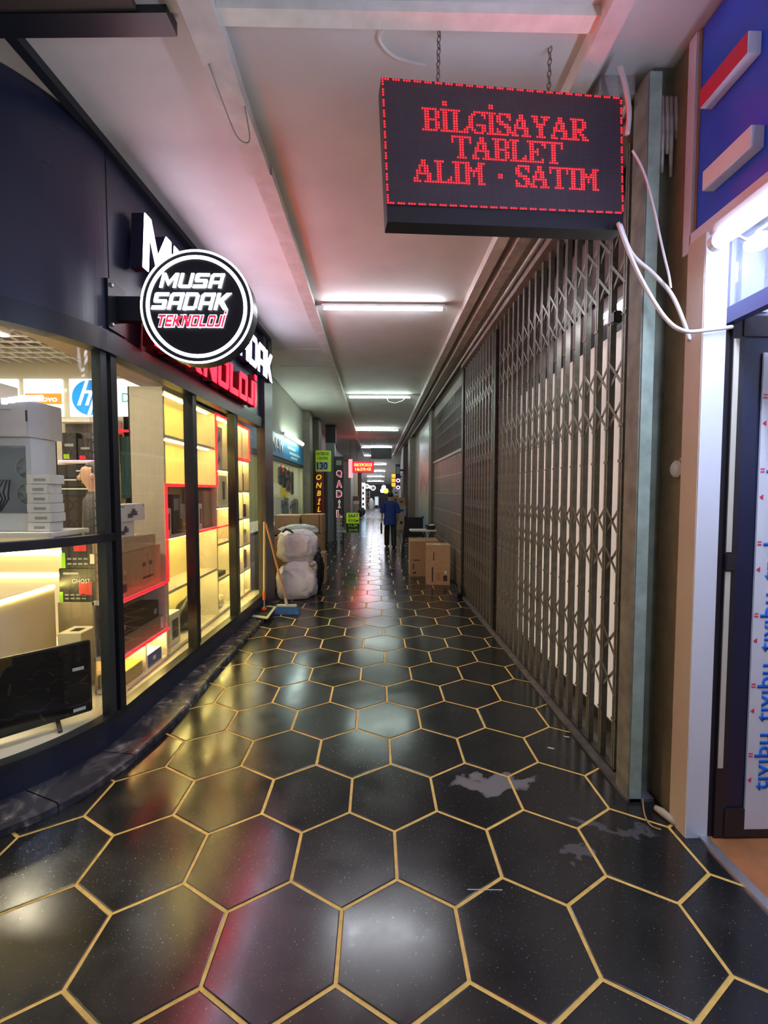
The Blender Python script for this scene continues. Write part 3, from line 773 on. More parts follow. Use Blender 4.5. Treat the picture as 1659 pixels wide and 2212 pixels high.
MB().lathe([(.030,0),(.034,.01),(.034,.035),(.022,.045)], (1.45,1.84,2.705), 14, 'y').build('end_cap', M_white, tl)
MB().box(1.43,1.50,.2,1.86,2.735,2.775).build('housing', M_white, tl)
bl = thing('spot_lamp', (1.60,1.60,2.62), 'small white lamp on a bent arm right of the tube light', 'lamp')
a = ony(1628,522,1.70)
MB().ellip(a+Vector((.02,0,0)), (.045,.05,.03), 3).build('bulb', emis('bulb_white', (.85,.88,1.0), 5), bl, smooth=True)
MB().tube([a+Vector((-.06,0,.02)), a+Vector((-.03,0,.005)), a+Vector((.0,0,.012)), a+Vector((.03,.02,.05)), (1.62,1.75,2.75)], .006, 6).build('arm', M_white, bl)
# ---- the door of that shop, opened inward, with its poster
M_doorb = mat('dark_navy_door', (.012,.016,.05), .25)
M_doorf = mat('door_frame_dark', (.022,.018,.022), .4)
d1 = struct(MB().box(1.60,1.655,1.94,1.985,.01,2.42).build('door_1', M_doorf))
MB().box(1.655,2.40,1.945,1.975,.14,2.36).build('door_pane', M_doorb, d1)
MB().box(1.645,2.45,1.935,1.985,.012,.15).build('bottom_rail', M_doorf, d1)
MB().box(1.645,2.45,1.935,1.985,2.34,2.43).build('top_rail', M_doorf, d1)
struct(MB().box(1.575,1.600,1.955,2.05,0,2.42).build('trim_18', M_doorf))
st = struct(MB().box(1.604,1.628,1.936,1.945,.35,1.28).box(1.604,1.628,1.936,1.945,1.37,2.33).build('trim_19', mat('pale_strip', (.62,.58,.45), .5)))
MB().box(1.600,1.640,1.925,1.945,1.29,1.36).build('door_hinge', M_doorf, d1)
struct(MB().box(1.575,1.62,-1.2,1.96,2.40,2.47).build('trim_20', mat('door_head', (.05,.055,.16), .35)))
struct(MB().box(1.60,1.606,-1.2,1.94,2.47,2.79).build('window_5', M_glass))
struct(MB().box(1.62,1.80,1.99,2.01,2.47,2.85).build('wall_over_door', mat('bluish_wall', (.45,.47,.62), .5)))
struct(MB().box(1.56,2.6,-1.5,2.05,-.03,.004).build('floor_right_shop', mat('orange_wood_floor', (.42,.17,.06), .35, noise_amt=.25, noise_scale=6)))
struct(MB().box(1.535,1.575,-1.2,1.95,-.02,.012).build('trim_21', M_alu))
struct(MB().box(2.55,2.6,-1.5,2.2,0,CZ-.01).build('wall_right_shop_side', mat('right_shop_wall', (.5,.48,.5), .6)))
struct(MB().box(1.7,2.6,2.05,2.2,0,CZ-.01).build('wall_right_shop_back', mat('right_shop_wall2', (.42,.42,.52), .6)))
struct(MB().box(1.66,2.6,1.0,2.05,2.90,2.93).build('ceiling_right_shop', mat('right_shop_ceiling', (.6,.6,.62), .6)))
PY = 1.938
pl = ony(1606,1790,PY); pt = ony(1650,762,PY)
po = thing('door_poster', (pl.x+.2, PY, pl.z), 'white poster with blue vertical lettering on the dark door at right', 'poster')
MB().box(pl.x, 2.32, PY-.004, PY+.004, pl.z, pt.z).build('sheet', mat('poster_white', (.74,.76,.80), .45), po)
M_tvb = mat('blue_print', (.0,.16,.80), .5); M_tvr = mat('red_print', (.85,.03,.12), .5)
for cidx, xo in enumerate((pl.x+.068, pl.x+.20, pl.x+.33)):
    for k in range(7):
        zc = .38 + k*.332 - (.168 if cidx % 2 else 0)
        if zc > pt.z-.10 or zc < pl.z+.06: continue
        M = frame(Vector((xo, PY-.006, zc)), (0,0,1), (-1,0,0))
        text('lettering', 'tıvıbu', M, .072, M_tvb, po, .001, .275, .014)
        for dz, nn in ((-.085,3),(.035,2)):
            mb = MB()
            if nn == 3: mb.prism([(dz-.012,.047),(dz+.012,.047),(dz,.064)], M, .001)
            else:
                for q in (-.009,.004): mb.prism([(dz+q,.045),(dz+q+.005,.045),(dz+q+.005,.064),(dz+q,.064)], M, .001)
            mb.build('red_mark', M_tvr, po)

# ---- small fittings on the right posts
a = onx(1465,1013,1.495)
rc = thing('junction_cap', a, 'round white junction cap on the brown post at right', 'fitting')
MB().lathe([(.042,0),(.042,.012),(.03,.022),(.0,.026)], a, 20, M=Matrix(((0,0,-1),(0,1,0),(1,0,0)))).build('cover', mat('cap_white', (.62,.58,.50), .5), rc, smooth=False)
MB().bbox(a+Vector((.002,-.02,.045)), (.01,.03,.02), .004).bbox(a+Vector((.002,.028,.042)), (.01,.02,.015), .004).build('torn_paper', mat('torn', (.55,.45,.36), .8), rc)
def cable(name, label, pts, r, m=M_white):
    P = [Vector(p) for p in pts]; out = []
    for i in range(len(P)-1):
        p0, p1, p2, p3 = P[max(i-1,0)], P[i], P[i+1], P[min(i+2,len(P)-1)]
        for k in range(7):
            t = k/7; out.append(.5*((2*p1)+(p2-p0)*t+(2*p0-5*p1+4*p2-p3)*t*t+(3*p1-p0-3*p2+p3)*t**3))
    out.append(P[-1]); lo = min(P, key=lambda q: q.z)
    return tag(MB().tube(out, r, 8).build(name, m, origin=lo, smooth=True), label, 'cable')
M_cab = mat('white_cable', (.72,.70,.68), .5)
cable('cable', 'white cable looping from the LED board across the white post', [ony(1335,482,2.12), ony(1365,560,2.08), ony(1400,630,2.03), ony(1440,690,1.98), ony(1478,715,1.93), ony(1530,713,1.93), ony(1582,706,1.93)], .0085, M_cab)
cable('cable', 'white cable running from the LED board down to the brown post', [ony(1340,485,2.14), ony(1365,548,2.12), ony(1410,590,2.08), ony(1450,635,2.05), ony(1475,690,2.03), ony(1490,735,2.03)], .0085, M_cab)
cable('cable', 'thin pale cable hanging down from the ceiling past the post', [ony(1366,325,2.12), ony(1390,370,2.11), ony(1410,440,2.08), ony(1432,540,2.06), ony(1445,595,2.03), ony(1449,622,2.02)], .005, M_cab)
cable('cable', 'thick pale cable dropping from the ceiling duct behind the LED board', [ony(1340,142,2.16), ony(1352,190,2.16), ony(1359,245,2.16), ony(1355,290,2.16)], .012, mat('pale_cable', (.55,.52,.52), .5))
cable('cable', 'loose white wire lying along the ceiling left of the chains', [(0.05,2.07,3.765),(.02,2.14,3.768),(.10,2.22,3.770),(.25,2.26,3.772)], .005, M_cab)
cable('cable', 'loop of cable hanging from the left ceiling duct', [(-.80,2.2,3.70),(-.79,2.38,3.66),(-.76,2.5,3.60),(-.70,2.52,3.60),(-.69,2.4,3.68)], .004, mat('dusty_cable', (.36,.34,.28), .7))
# hanging dusty strips in the corner under the ceiling
SL = ['first','second','third','fourth','fifth']
for k, (dx, ln) in enumerate(((0,.30),(.025,.36),(.05,.27),(.075,.38),(.10,.2))):
    p = Vector((1.40+dx*.9, 2.215, 3.60))
    tag(MB().tube([p, p+Vector((.004,-.004,-ln*.5)), p+Vector((.01,0,-ln))], [.010,.012,.007], 6).build('hanging_strip', M_pipe, origin=p, smooth=True), 'dusty strip hanging in the ceiling corner above the jamb, %s from the left' % SL[k], 'strip', 'strips above the gate jamb')
# rubble at the foot of the post
a = onz(1424,1762)
tag(MB().tube([a+Vector((.0,.03,.02)), a+Vector((.012,-.0,.022)), a+Vector((.03,-.05,.018)), a+Vector((.035,-.075,.012))], [.014,.02,.018,.010], 8).build('crumpled_paper_roll', mat('old_paper', (.46,.40,.31), .8, bump=.3), origin=a, smooth=True), 'crumpled beige paper roll on the floor by the brown post', 'litter')
cable('wire', 'stiff pale wire curled on the floor beside the paper roll', [onz(1388,1738)+Vector((0,0,.03)), onz(1392,1762)+Vector((0,0,.01)), onz(1405,1785)+Vector((0,0,.006)), onz(1428,1795)+Vector((0,0,.006))], .004, M_tape)
for px0, py0, px1, py1, lab in ((1183,1616,1197,1619,'small white cigarette end on the floor nearest the gate'), (1218,1592,1230,1594,'small white cigarette end on the floor further along the gate'), (1010,1922,1085,1923,'thin pale straw lying on the floor near the camera')):
    a, b = onz(px0,py0), onz(px1,py1); r = .004 if px1-px0 < 30 else .0014
    tag(MB().tube([a+Vector((0,0,r)), b+Vector((0,0,r))], r, 8).build('litter', M_white, origin=(a+b)/2), lab, 'litter')

# ---- poster wall on the right, far
pw = thing('wall_poster', (1.44, 12.7, .5), 'tall colourful poster in a white frame on the far right wall', 'poster')
MB().box(1.435,1.455,11.25,14.15,.35,3.42).build('backing', mat('poster_back', (.62,.64,.60), .5), pw)
def postermat():
    m = bpy.data.materials.new('poster_print'); m.use_nodes = True; nt = m.node_tree; b = nt.nodes['Principled BSDF']; N = nt.nodes.new; L = nt.links.new
    g = N('ShaderNodeNewGeometry'); s = N('ShaderNodeSeparateXYZ'); L(g.outputs['Position'], s.inputs[0])
    n = N('ShaderNodeTexNoise'); n.inputs['Scale'].default_value = 1.6; n.inputs['Detail'].default_value = 7; L(g.outputs['Position'], n.inputs['Vector'])
    ma = N('ShaderNodeMath'); ma.operation = 'MULTIPLY_ADD'; ma.inputs[1].default_value = 1.6; L(n.outputs['Fac'], ma.inputs[0]); L(s.outputs['Z'], ma.inputs[2])
    r = N('ShaderNodeMapRange'); r.inputs['From Min'].default_value = .9; r.inputs['From Max'].default_value = 3.9; L(ma.outputs[0], r.inputs['Value'])
    c = N('ShaderNodeValToRGB'); e = c.color_ramp.elements; e[0].position = 0; e[0].color = (.12,.28,.42,1); e[1].position = 1; e[1].color = (.18,.32,.22,1)
    for p, cl in ((.22,(.25,.42,.50)),(.34,(.55,.48,.28)),(.50,(.60,.45,.22)),(.60,(.62,.12,.07)),(.68,(.48,.40,.24)),(.80,(.14,.30,.18)),(.9,(.5,.55,.6))):
        q = c.color_ramp.elements.new(p); q.color = (*cl,1)
    L(r.outputs[0], c.inputs['Fac']); L(c.outputs[0], b.inputs['Base Color']); b.inputs['Roughness'].default_value = .4
    return m
MB().box(1.425,1.436,11.35,14.05,.45,3.34).build('print', postermat(), pw)
for yy in (11.25,14.1): MB().box(1.42,1.44,yy,yy+.06,.35,3.42).build('frame_side', M_white, pw)

# ================================================================== INSIDE THE LEFT SHOP
def pbox(name, label, b, m, cat='box', decals=(), texts=(), group=None, rotz=0.0, bev=.003):
    """product box b=(x0,x1,y0,y1,z0,z1); decals (face,u0,v0,u1,v1,mat) in 0..1 of the face; faces y- (towards camera) and x+ (towards corridor), z+"""
    x0,x1,y0,y1,z0,z1 = b; c = Vector(((x0+x1)/2,(y0+y1)/2,z0))
    t = thing(name, c, label, cat, group)
    MB().bbox(((x0+x1)/2,(y0+y1)/2,(z0+z1)/2), (x1-x0,y1-y0,z1-z0), bev).build('carton', m, t)
    e = .0012
    def rect(face,u0,v0,u1,v1):
        if face == 'y-': return (x0+(x1-x0)*u0, x0+(x1-x0)*u1, y0-e, y0+e, z0+(z1-z0)*v0, z0+(z1-z0)*v1)
        if face == 'x+': return (x1-e, x1+e, y0+(y1-y0)*u0, y0+(y1-y0)*u1, z0+(z1-z0)*v0, z0+(z1-z0)*v1)
        return (x0+(x1-x0)*u0, x0+(x1-x0)*u1, y0+(y1-y0)*v0, y0+(y1-y0)*v1, z1-e, z1+e)
    for d in decals: MB().box(*rect(*d[:5])).build(d[6] if len(d) > 6 else 'print', d[5], t)
    for face, body, u, v, h, wd, mm in texts:
        if face == 'y-': M = frame(Vector((x0+(x1-x0)*u, y0-.003, z0+(z1-z0)*v)), (1,0,0), (0,0,1)); W = (x1-x0)*wd
        elif face == 'x+': M = frame(Vector((x1+.003, y0+(y1-y0)*u, z0+(z1-z0)*v)), (0,1,0), (0,0,1)); W = (y1-y0)*wd
        else: M = frame(Vector((x0+(x1-x0)*u, y0+(y1-y0)*v, z1+.003)), (0,1,0), (-1,0,0)); W = (y1-y0)*wd
        text('lettering', body, M, h, mm, t, .001, W, .01)
    if rotz: t.rotation_euler = (0,0,rotz)
    return t
M_wlam = mat('white_laminate_shelf', (.74,.70,.64), .45)
M_back = mat('shelf_back_cream', (.80,.70,.38), .55)
def bookcase(name, label, x0, x1, y0, y1, z0, z1, ydiv, rows, endm, lamps=True):
    """open to +x; rows: {col index: [shelf z]}"""
    t = thing(name, ((x0+x1)/2,(y0+y1)/2,z0), label, 'shelf'); th = .026
    MB().box(x0,x1,y0,y0+th,z0,z1).build('end_panel', endm, t); MB().box(x0,x1,y1-th,y1,z0,z1).build('end_panel', M_wlam, t)
    MB().box(x0,x0+.012,y0,y1,z0,z1).build('back_panel', M_back, t)
    MB().box(x0,x1,y0+th,y1-th,z1-th,z1).build('top_panel', M_wlam, t)
    ed = [y0]+ydiv+[y1]
    for y in ydiv: MB().box(x0+.012,x1,y-th/2,y+th/2,z0,z1-th).build('divider', M_wlam, t)
    for c in range(len(ed)-1):
        a, b = ed[c]+th*.6, ed[c+1]-th*.6
        for z in rows[c]: MB().box(x0+.012,x1-.004,a,b,z-th/2,z+th/2).build('shelf', M_wlam, t)
        tops = sorted(rows[c][1:])+[z1-th/2]
        for z in tops:
            if lamps and not (c, round(z,2)) in NOLAMP:
                L_ = (b-a)
                MB().box(x1-.07,x1-.045,a+L_*.06,a+L_*.94,z-.026,z-.014).build('led_strip', M_warm, t)
    return t
NOLAMP = {(0,1.70)}
bc = bookcase('display_shelf', 'tall white shelf unit with warm lit cells behind the shop glass', -2.09,-1.80, 3.73,6.22, .21,2.53,
         [4.93,5.55,5.90], {0:[.225,.76,1.24,1.70,2.12], 1:[.225,.62,1.03,1.46,1.9], 2:[.225,.55,.90,1.27,1.64,2.06], 3:[.225,.55,.90,1.27,1.64,2.06]}, M_beige)
NOLAMP = set()
lc = thing('low_display_cabinet', (-2.0,3.35,.21), 'low white display cabinet with red glowing edges beside the second mullion', 'cabinet')
for z in (.222,.46,.86): MB().box(-1.99,-1.80,3.04,3.725,z-.013,z+.013).build('shelf', M_wlam, lc)
MB().box(-1.99,-1.978,3.04,3.725,.21,.87).build('back_panel', M_brownlam, lc)
MB().box(-1.99,-1.80,3.70,3.725,.21,.87).build('end_panel', M_wlam, lc)
MB().box(-1.98,-1.80,3.36,3.38,.235,.447).build('divider', M_wlam, lc)
MB().box(-1.86,-1.835,3.06,3.35,.432,.444).build('led_strip', M_warm, lc); MB().box(-1.86,-1.835,3.39,3.68,.432,.444).build('led_strip', M_warm, lc)
nx = -1.788
nt0 = thing('neon_strip', (nx,4.2,.87), 'red neon line stepping up along the shelf unit behind the glass', 'light')
def nb(a, b): MB().beam((nx,*a),(nx,*b), .012,.016).build('neon_tube', M_neon, nt0)
for a, b in (((3.04,.872),(3.725,.872)), ((3.735,.872),(3.735,1.70)), ((3.735,1.705),(4.93,1.705)), ((4.93,1.705),(4.93,2.51)), ((4.93,2.515),(5.54,2.515)), ((4.35,1.235),(5.5,1.235)), ((3.04,.462),(3.725,.462))): nb(a, b)
nt1 = thing('neon_square', (nx,5.9,2.07), 'red neon rectangle around the top right shelf cell', 'light')
for a, b in (((5.58,2.08),(6.2,2.08)), ((6.2,2.08),(6.2,2.51)), ((5.58,2.515),(6.2,2.515)), ((5.58,2.08),(5.58,2.51))):
    MB().beam((nx,*a),(nx,*b), .012,.016).build('neon_tube', M_neon, nt1)
# goods on the shelves
M_pw = mat('box_white', (.74,.73,.72), .5); M_pk = mat('box_black', (.02,.02,.022), .4); M_pg = mat('box_grey', (.35,.35,.36), .5)
M_or = mat('box_orange', (.75,.36,.06), .5); M_bl = mat('box_blue', (.03,.07,.35), .5); M_gn = mat('lime_stripe', (.28,.62,.02), .5)
M_dk = mat('print_dark', (.06,.07,.09), .5); M_gr = mat('print_grey', (.30,.32,.35), .5); M_rd = mat('print_red', (.55,.03,.04), .5); M_yw = mat('card_yellowish', (.45,.36,.17), .7)
def cam_art(face, u, v): return [(face,u-.16,v-.2,u+.02,v+.05,M_dk),(face,u-.05,v-.08,u+.2,v+.18,M_dk),(face,u+.0,v+.1,u+.12,v+.32,M_dk)]
pbox('cardboard_box', 'large brown cardboard box on the red edged cabinet behind the glass', (-1.98,-1.83,3.06,3.69,.875,1.20), M_card, 'box', [('x+',.1,.1,.2,.3,M_ink),('x+',.55,.55,.62,.65,M_ink),('x+',.7,.55,.78,.65,M_ink),('x+',.55,.25,.8,.3,M_ink)])
pbox('cardboard_box', 'shallow brown cardboard tray box lying on the large box behind the glass', (-1.985,-1.82,3.05,3.60,1.202,1.30), M_card2)
pbox('camera_box', 'lower white camera box on the cardboard boxes behind the glass', (-1.97,-1.86,3.10,3.36,1.302,1.42), M_pw, 'box', cam_art('x+',.5,.4)+cam_art('y-',.6,.4))
pbox('camera_box', 'upper white camera box on the cardboard boxes behind the glass', (-1.97,-1.84,3.12,3.48,1.422,1.55), M_pw, 'box', cam_art('x+',.5,.4)+[('x+',.05,.82,.22,.92,M_gr),('x+',.9,.84,.97,.92,M_rd)])
pbox('appliance_box', 'long black box on the middle shelf of the low cabinet', (-1.97,-1.82,3.07,3.62,.60,.74), M_pk, 'box', [('x+',.86,.25,.93,.55,M_gr),('x+',.04,.3,.12,.55,M_gr)])
pbox('appliance_box', 'flat olive grey box beneath the long black box', (-1.97,-1.815,3.06,3.68,.475,.597), mat('olive_grey', (.20,.19,.12), .5), 'box', [('x+',.93,.1,.995,.9,M_pw)])
pbox('laptop_box', 'orange and brown laptop box in the lowest cell behind the glass', (-1.97,-1.815,3.06,3.34,.237,.34), M_yw, 'box', [('z+',.02,.02,.98,.98,M_or)], [('z+','hp',.62,.5,.10,.35,M_yw)])
pbox('small_box', 'blue and white box in the lowest cell left of the second mullion', (-1.91,-1.815,3.40,3.64,.237,.34), M_bl, 'box', [('z+',.02,.02,.98,.98,M_pw),('x+',.0,.0,.06,1,M_pw),('x+',.42,.35,.58,.65,M_pw)])
pbox('small_box', 'white box stacked behind the blue box in the lowest cell', (-1.97,-1.915,3.40,3.66,.237,.41), M_pw)
# shelf unit goods
for i, (y0,y1,z0,h,m,lab,de) in enumerate((
  (3.80,3.92,1.256,.24,M_pw,'white carton with dark picture left in the open niche',[('x+',.2,.2,.8,.8,M_dk)]),
  (3.95,4.10,1.256,.36,M_pk,'tall dark carton in the open niche',[('x+',.2,.6,.8,.9,M_gr)]),
  (4.15,4.42,1.256,.13,M_yw,'low tan carton in the open niche',()),
  (4.48,4.62,1.256,.26,M_pw,'white carton with dark label right in the open niche',[('x+',.55,.2,.85,.8,M_dk)]),
  (4.66,4.88,1.256,.40,M_brownlam,'large brown carton at the right end of the niche',()),
  (5.02,5.24,1.915,.24,M_pw,'lower white web camera box beside the red neon line',cam_art('x+',.5,.4)),
  (5.04,5.26,2.16,.24,M_pw,'upper white web camera box beside the red neon line',cam_art('x+',.5,.4)),
  (5.10,5.40,1.475,.36,M_pw,'tall white carton with a headset picture in the narrow column',[('x+',.45,.2,.75,.8,M_dk)]),
  (5.95,6.08,1.655,.24,M_pk,'black speaker box in the right column, upper cell',()),
  (5.60,5.84,1.655,.07,M_pk,'thin black device in the right column, upper cell',()),
  (5.93,6.05,1.285,.20,M_rd,'dark red carton in the far right column',()),
  (6.07,6.17,1.285,.18,M_pk,'small black carton in the far right column',()),
  (5.66,5.84,.915,.03,M_pk,'flat black tablet on a shelf of the right column',()),
  (5.95,6.15,.915,.20,M_pw,'white open carton in the far right column',()),
  (5.62,5.80,.565,.20,M_pw,'white carton low in the right column',()),
  (5.95,6.16,.565,.26,mat('dark_brown_box', (.10,.04,.03), .5),'dark brown carton low in the far right column',()),
  (4.98,5.3,.635,.05,M_pk,'flat black case low in the narrow column',()),
  (3.85,4.05,.24,.30,M_pw,'white carton low in the wide column behind the second mullion',[('x+',.2,.2,.8,.8,M_dk)]),
  )):
    pbox('carton', lab, (-2.05,-1.84,y0,y1,z0,z0+h), m, 'box', de)
def blob(name, label, cat, c, r, m, amp=.25, freq=3.0, sub=4, seed=0, flat=None, group=None, boxy=1.0):
    """slumped soft body: rounded, flattened where it rests, with sharp folds"""
    bm = bmesh.new(); bmesh.ops.create_icosphere(bm, subdivisions=sub, radius=1)
    for v in bm.verts:
        d = v.co.normalized(); q = d*freq + Vector((seed*7.3, seed*3.1, seed))
        q2 = q + noise.noise_vector(q*1.3)*.6
        fold = (1-abs(noise.noise(q2*1.6)))**3 - .45
        fine = (1-abs(noise.noise(q2*3.7)))**4 - .35
        k = 1 + amp*(noise.noise(q)*.8 + fold*.35 + fine*.16)
        e = Vector([math.copysign(abs(t)**boxy, t) for t in d])
        v.co = Vector((e.x*r[0]*k, e.y*r[1]*k, e.z*r[2]*k))
    zmin = -r[2]*.82
    for v in bm.verts:
        if v.co.z < zmin: v.co.z = zmin + (v.co.z-zmin)*.08
    lo = min(v.co.z for v in bm.verts)
    o = MB().bm(bm, Matrix.Translation(Vector(c)-Vector((0,0,lo)))).build(name, m, origin=c, smooth=True)
    return tag(o, label, cat, group)
M_film = mat('clear_film', (.62,.58,.45), .25, noise_amt=.2)
blob('laptop_bag', 'black laptop bag slumped in the bottom wide cell', 'bag', (-1.945,4.45,.24), (.085,.24,.17), M_pk, .2, 2, 3, 1)
blob('bubble_wrap', 'crumpled clear wrapping in the bottom narrow cell', 'wrapping', (-1.94,5.22,.24), (.07,.17,.08), M_film, .5, 3, 4, 2)
blob('bubble_wrap', 'crumpled clear wrapping in the bottom right cell', 'wrapping', (-1.94,5.73,.24), (.07,.10,.08), M_film, .5, 3, 4, 3)
blob('device_bag', 'dark bag lying in the bottom far right cell', 'bag', (-1.94,6.05,.24), (.07,.09,.07), M_pk, .4, 3, 3, 4)

# ---- end wall: lit brand panels
M_pwl = mat('panel_frame', (.55,.50,.40), .5)
LY = 6.295
def lightbox(label, pxa, pxb):
    a = ony(pxa, 900, LY); b = ony(pxb, 820, LY); c = ((a.x+b.x)/2, LY, (a.z+b.z)/2)
    t = thing('light_panel', (c[0], LY, a.z), label, 'sign', 'lit brand panels on the shop end wall')
    MB().box(a.x,b.x,LY-.03,LY-.001,a.z,b.z).build('lit_face', M_logo, t)
    return t, a, b, c
def fy(x, z, off=.033): return frame(Vector((x, LY-off, z)), (1,0,0), (0,0,1))
M_ltxt = emis('brand_dark', (.25,.27,.25), .08, (.1,.1,.1)); M_lor = emis('brand_orange', (1.0,.27,.02), .30, (.8,.25,.03)); M_lbl = emis('brand_blue', (.0,.30,.85), .30, (.0,.25,.7)); M_ltq = emis('brand_teal', (.20,.72,.72), .25, (.15,.6,.6)); M_lwh = emis('brand_white', (1,.98,.92), .6)
t, a, b, c = lightbox('lit white panel cut off by the left picture edge on the shop end wall', -42, 40)
text('lettering', 'ASUS', fy(c[0]-.05, c[2]-.02), .09, M_ltxt, t, .002, .42, .02)
t, a, b, c = lightbox('lit white panel with an orange bar and white word on the shop end wall', 57, 136)
MB().box(a.x+.02,b.x-.004,LY-.034,LY-.030,a.z+.17,a.z+.32).build('orange_bar', M_lor, t)
text('lettering', 'Lenovo', fy(c[0], a.z+.245, .036), .085, M_lwh, t, .002, .40, .012)
t, a, b, c = lightbox('lit white panel with a big blue disc on the shop end wall', 155, 238)
MB().lathe([(.245,0),(.245,.004)], (c[0],LY-.034,c[2]), 40, 'y').build('blue_disc', M_lbl, t)
mb = MB(); M = fy(c[0], c[2], .038)
def slant(x0, x1, y0, y1, k=.36): return [(x0+k*y0,y0),(x1+k*y0,y0),(x1+k*y1,y1),(x0+k*y1,y1)]
for q in (slant(-.13,-.085,-.11,.24), slant(-.02,.025,-.11,.09), slant(-.09,.0,.06,.10), slant(.055,.10,-.24,.10), slant(.15,.195,-.10,.08), slant(.10,.17,.07,.105), slant(.09,.17,-.11,-.075)): mb.prism(q, M, .003)
tag(mb.build('slanted_letters', M_lwh, t), kind='stuff')
t, a, b, c = lightbox('lit white panel with a teal letter beside the shelf end on the shop end wall', 255, 336)
text('lettering', 'D', fy(a.x+.14, c[2]), .13, M_ltq, t, .002, None, .012); text('lettering', '<LL', fy(a.x+.37, c[2]), .13, M_ltq, t, .002, .26, .012)
# wall niche and drawers under the panels
wn = thing('wall_niche', (-4.1,6.2,2.1), 'dark wall niche with bright frame holding cartons under the lit panels', 'shelf')
MB().box(-4.40,-3.66,6.27,6.29,2.05,2.62).build('back', mat('niche_back', (.10,.09,.09), .6), wn)
for b_ in ((-4.42,-3.64,6.1,6.29,2.60,2.64),(-4.42,-3.64,6.1,6.29,2.03,2.06),(-3.66,-3.62,6.1,6.29,2.03,2.64)): MB().box(*b_).build('frame', M_pw, wn)
MB().box(-4.40,-3.66,6.105,6.12,2.062,2.075).build('pink_strip', emis('pink_led', (1,.05,.25), 3), wn)
for i, (x0,x1,h,m2) in enumerate(((-4.36,-4.16,.38,M_gn),(-4.14,-3.94,.30,M_rd),(-3.92,-3.72,.24,M_pw))):
    pbox('graphics_card_box', ['tall black carton with lime corner in the wall niche','black carton with red foot in the wall niche','short black carton with white label in the wall niche'][i], (x0,x1,6.13,6.25,2.077,2.077+h), M_pk, 'box', [('y-',.1,.05,.5,.22,m2),('y-',.2,.5,.8,.6,M_gr)])
dc = thing('drawer_cabinet', (-4.0,6.1,.2), 'black drawer cabinet with bright long handles in the shop', 'cabinet')
MB().box(-4.35,-3.72,5.9,6.28,.21,2.0).build('body', mat('dark_brown_cab', (.028,.02,.018), .4), dc)
for k, (z, x0_, x1_) in enumerate(((1.92,-4.0,-3.78),(1.80,-4.3,-4.0),(1.68,-4.2,-3.82))):
    dr = MB().box(-4.33,-3.74,5.885,5.9,z-.09,z+.02).build('drawer', M_pk, dc); MB().box(x0_,x1_,5.87,5.886,z-.01,z+.005).build('handle', M_pw, dr)
# framed panel behind the mullion with a red line
tp = thing('tall_screen', (-3.3,6.2,1.6), 'dark teal framed screen under a red line beside the shelf end', 'screen')
MB().box(-3.62,-3.0,6.24,6.28,1.55,2.42).build('screen', mat('dark_teal', (.03,.09,.10), .2), tp); MB().box(-3.68,-3.62,6.22,6.29,1.5,2.45).build('frame', M_beige, tp)
MB().box(-3.70,-2.9,6.21,6.23,2.48,2.51).build('red_line', M_neon, tp)
# ceiling mesh of the shop: wires
mg = thing('ceiling_mesh', (-4.5,4,3.45), 'suspended white wire mesh ceiling inside the shop', 'ceiling mesh')
for k in range(16): 
    y = 3.0+k*.2; MB().beam((-6.4,y,3.45),(-2.96,y,3.45), .012,.02).build('wire', M_pw, mg)
for k in range(22):
    x = -6.5+k*.17; MB().beam((x,2.95,3.455),(x,6.28,3.455), .008,.016).build('wire', M_pw, mg)
struct(MB().box(-6.5,-2.95,2.2,6.28,3.70,3.74).build('ceiling_shop_void', mat('shop_void', (.16,.12,.09), .8)))
for k, (x, y, lab) in enumerate(((-5.6,3.2,'round downlight in the mesh ceiling, near left'),(-4.2,3.2,'round downlight in the mesh ceiling, near right'),(-5.6,5.0,'round downlight in the mesh ceiling, far left'),(-4.2,5.0,'round downlight in the mesh ceiling, far right'),(-3.3,4.2,'round downlight in the mesh ceiling, beside the soffit'),(-3.1,2.75,'added fill downlight over the window bay'),(-2.3,2.62,'added fill downlight nearest the curved glass'))):
    t = thing('downlight', (x,y,3.40), lab, 'light', 'downlights inside the shop')
    MB().lathe([(.09,.0),(.10,.02),(.10,.06),(.06,.09)], (x,y,3.40), 20).build('can', M_pw, t)
    MB().lathe([(.085,-.004),(.085,.002)], (x,y,3.40), 20).build('lens', emis('added_bay_fill_lens', (1,.86,.62), 210) if k > 4 else emis('downlight_lens', (1,.86,.62), 90), t)  # the two bay lamps are added fill for the shelf end and window goods
mb = thing('striped_pole', (-4.9,4.5,3.0), 'red and white striped hanging pole inside the shop', 'pole')
for k in range(6): MB().lathe([(.03,0),(.03,.12)], (-4.35,4.6,3.0+k*.12), 12).build('band', M_rd if k % 2 else M_pw, mb)

# ---- bay display
ws = thing('glass_shelf', (-2.6,2.9,1.37), 'white shelf board across the curved window bay', 'shelf')
MB().bbox((-2.75,2.785,1.385), (1.62,.35,.03), .004).build('board', M_pw, ws); MB().box(-3.5,-1.95,2.60,2.612,1.372,1.40).build('edge', M_white, ws)
MB().box(-3.5,-3.46,2.61,2.95,.21,1.37).build('side_panel', M_wlam, ws)
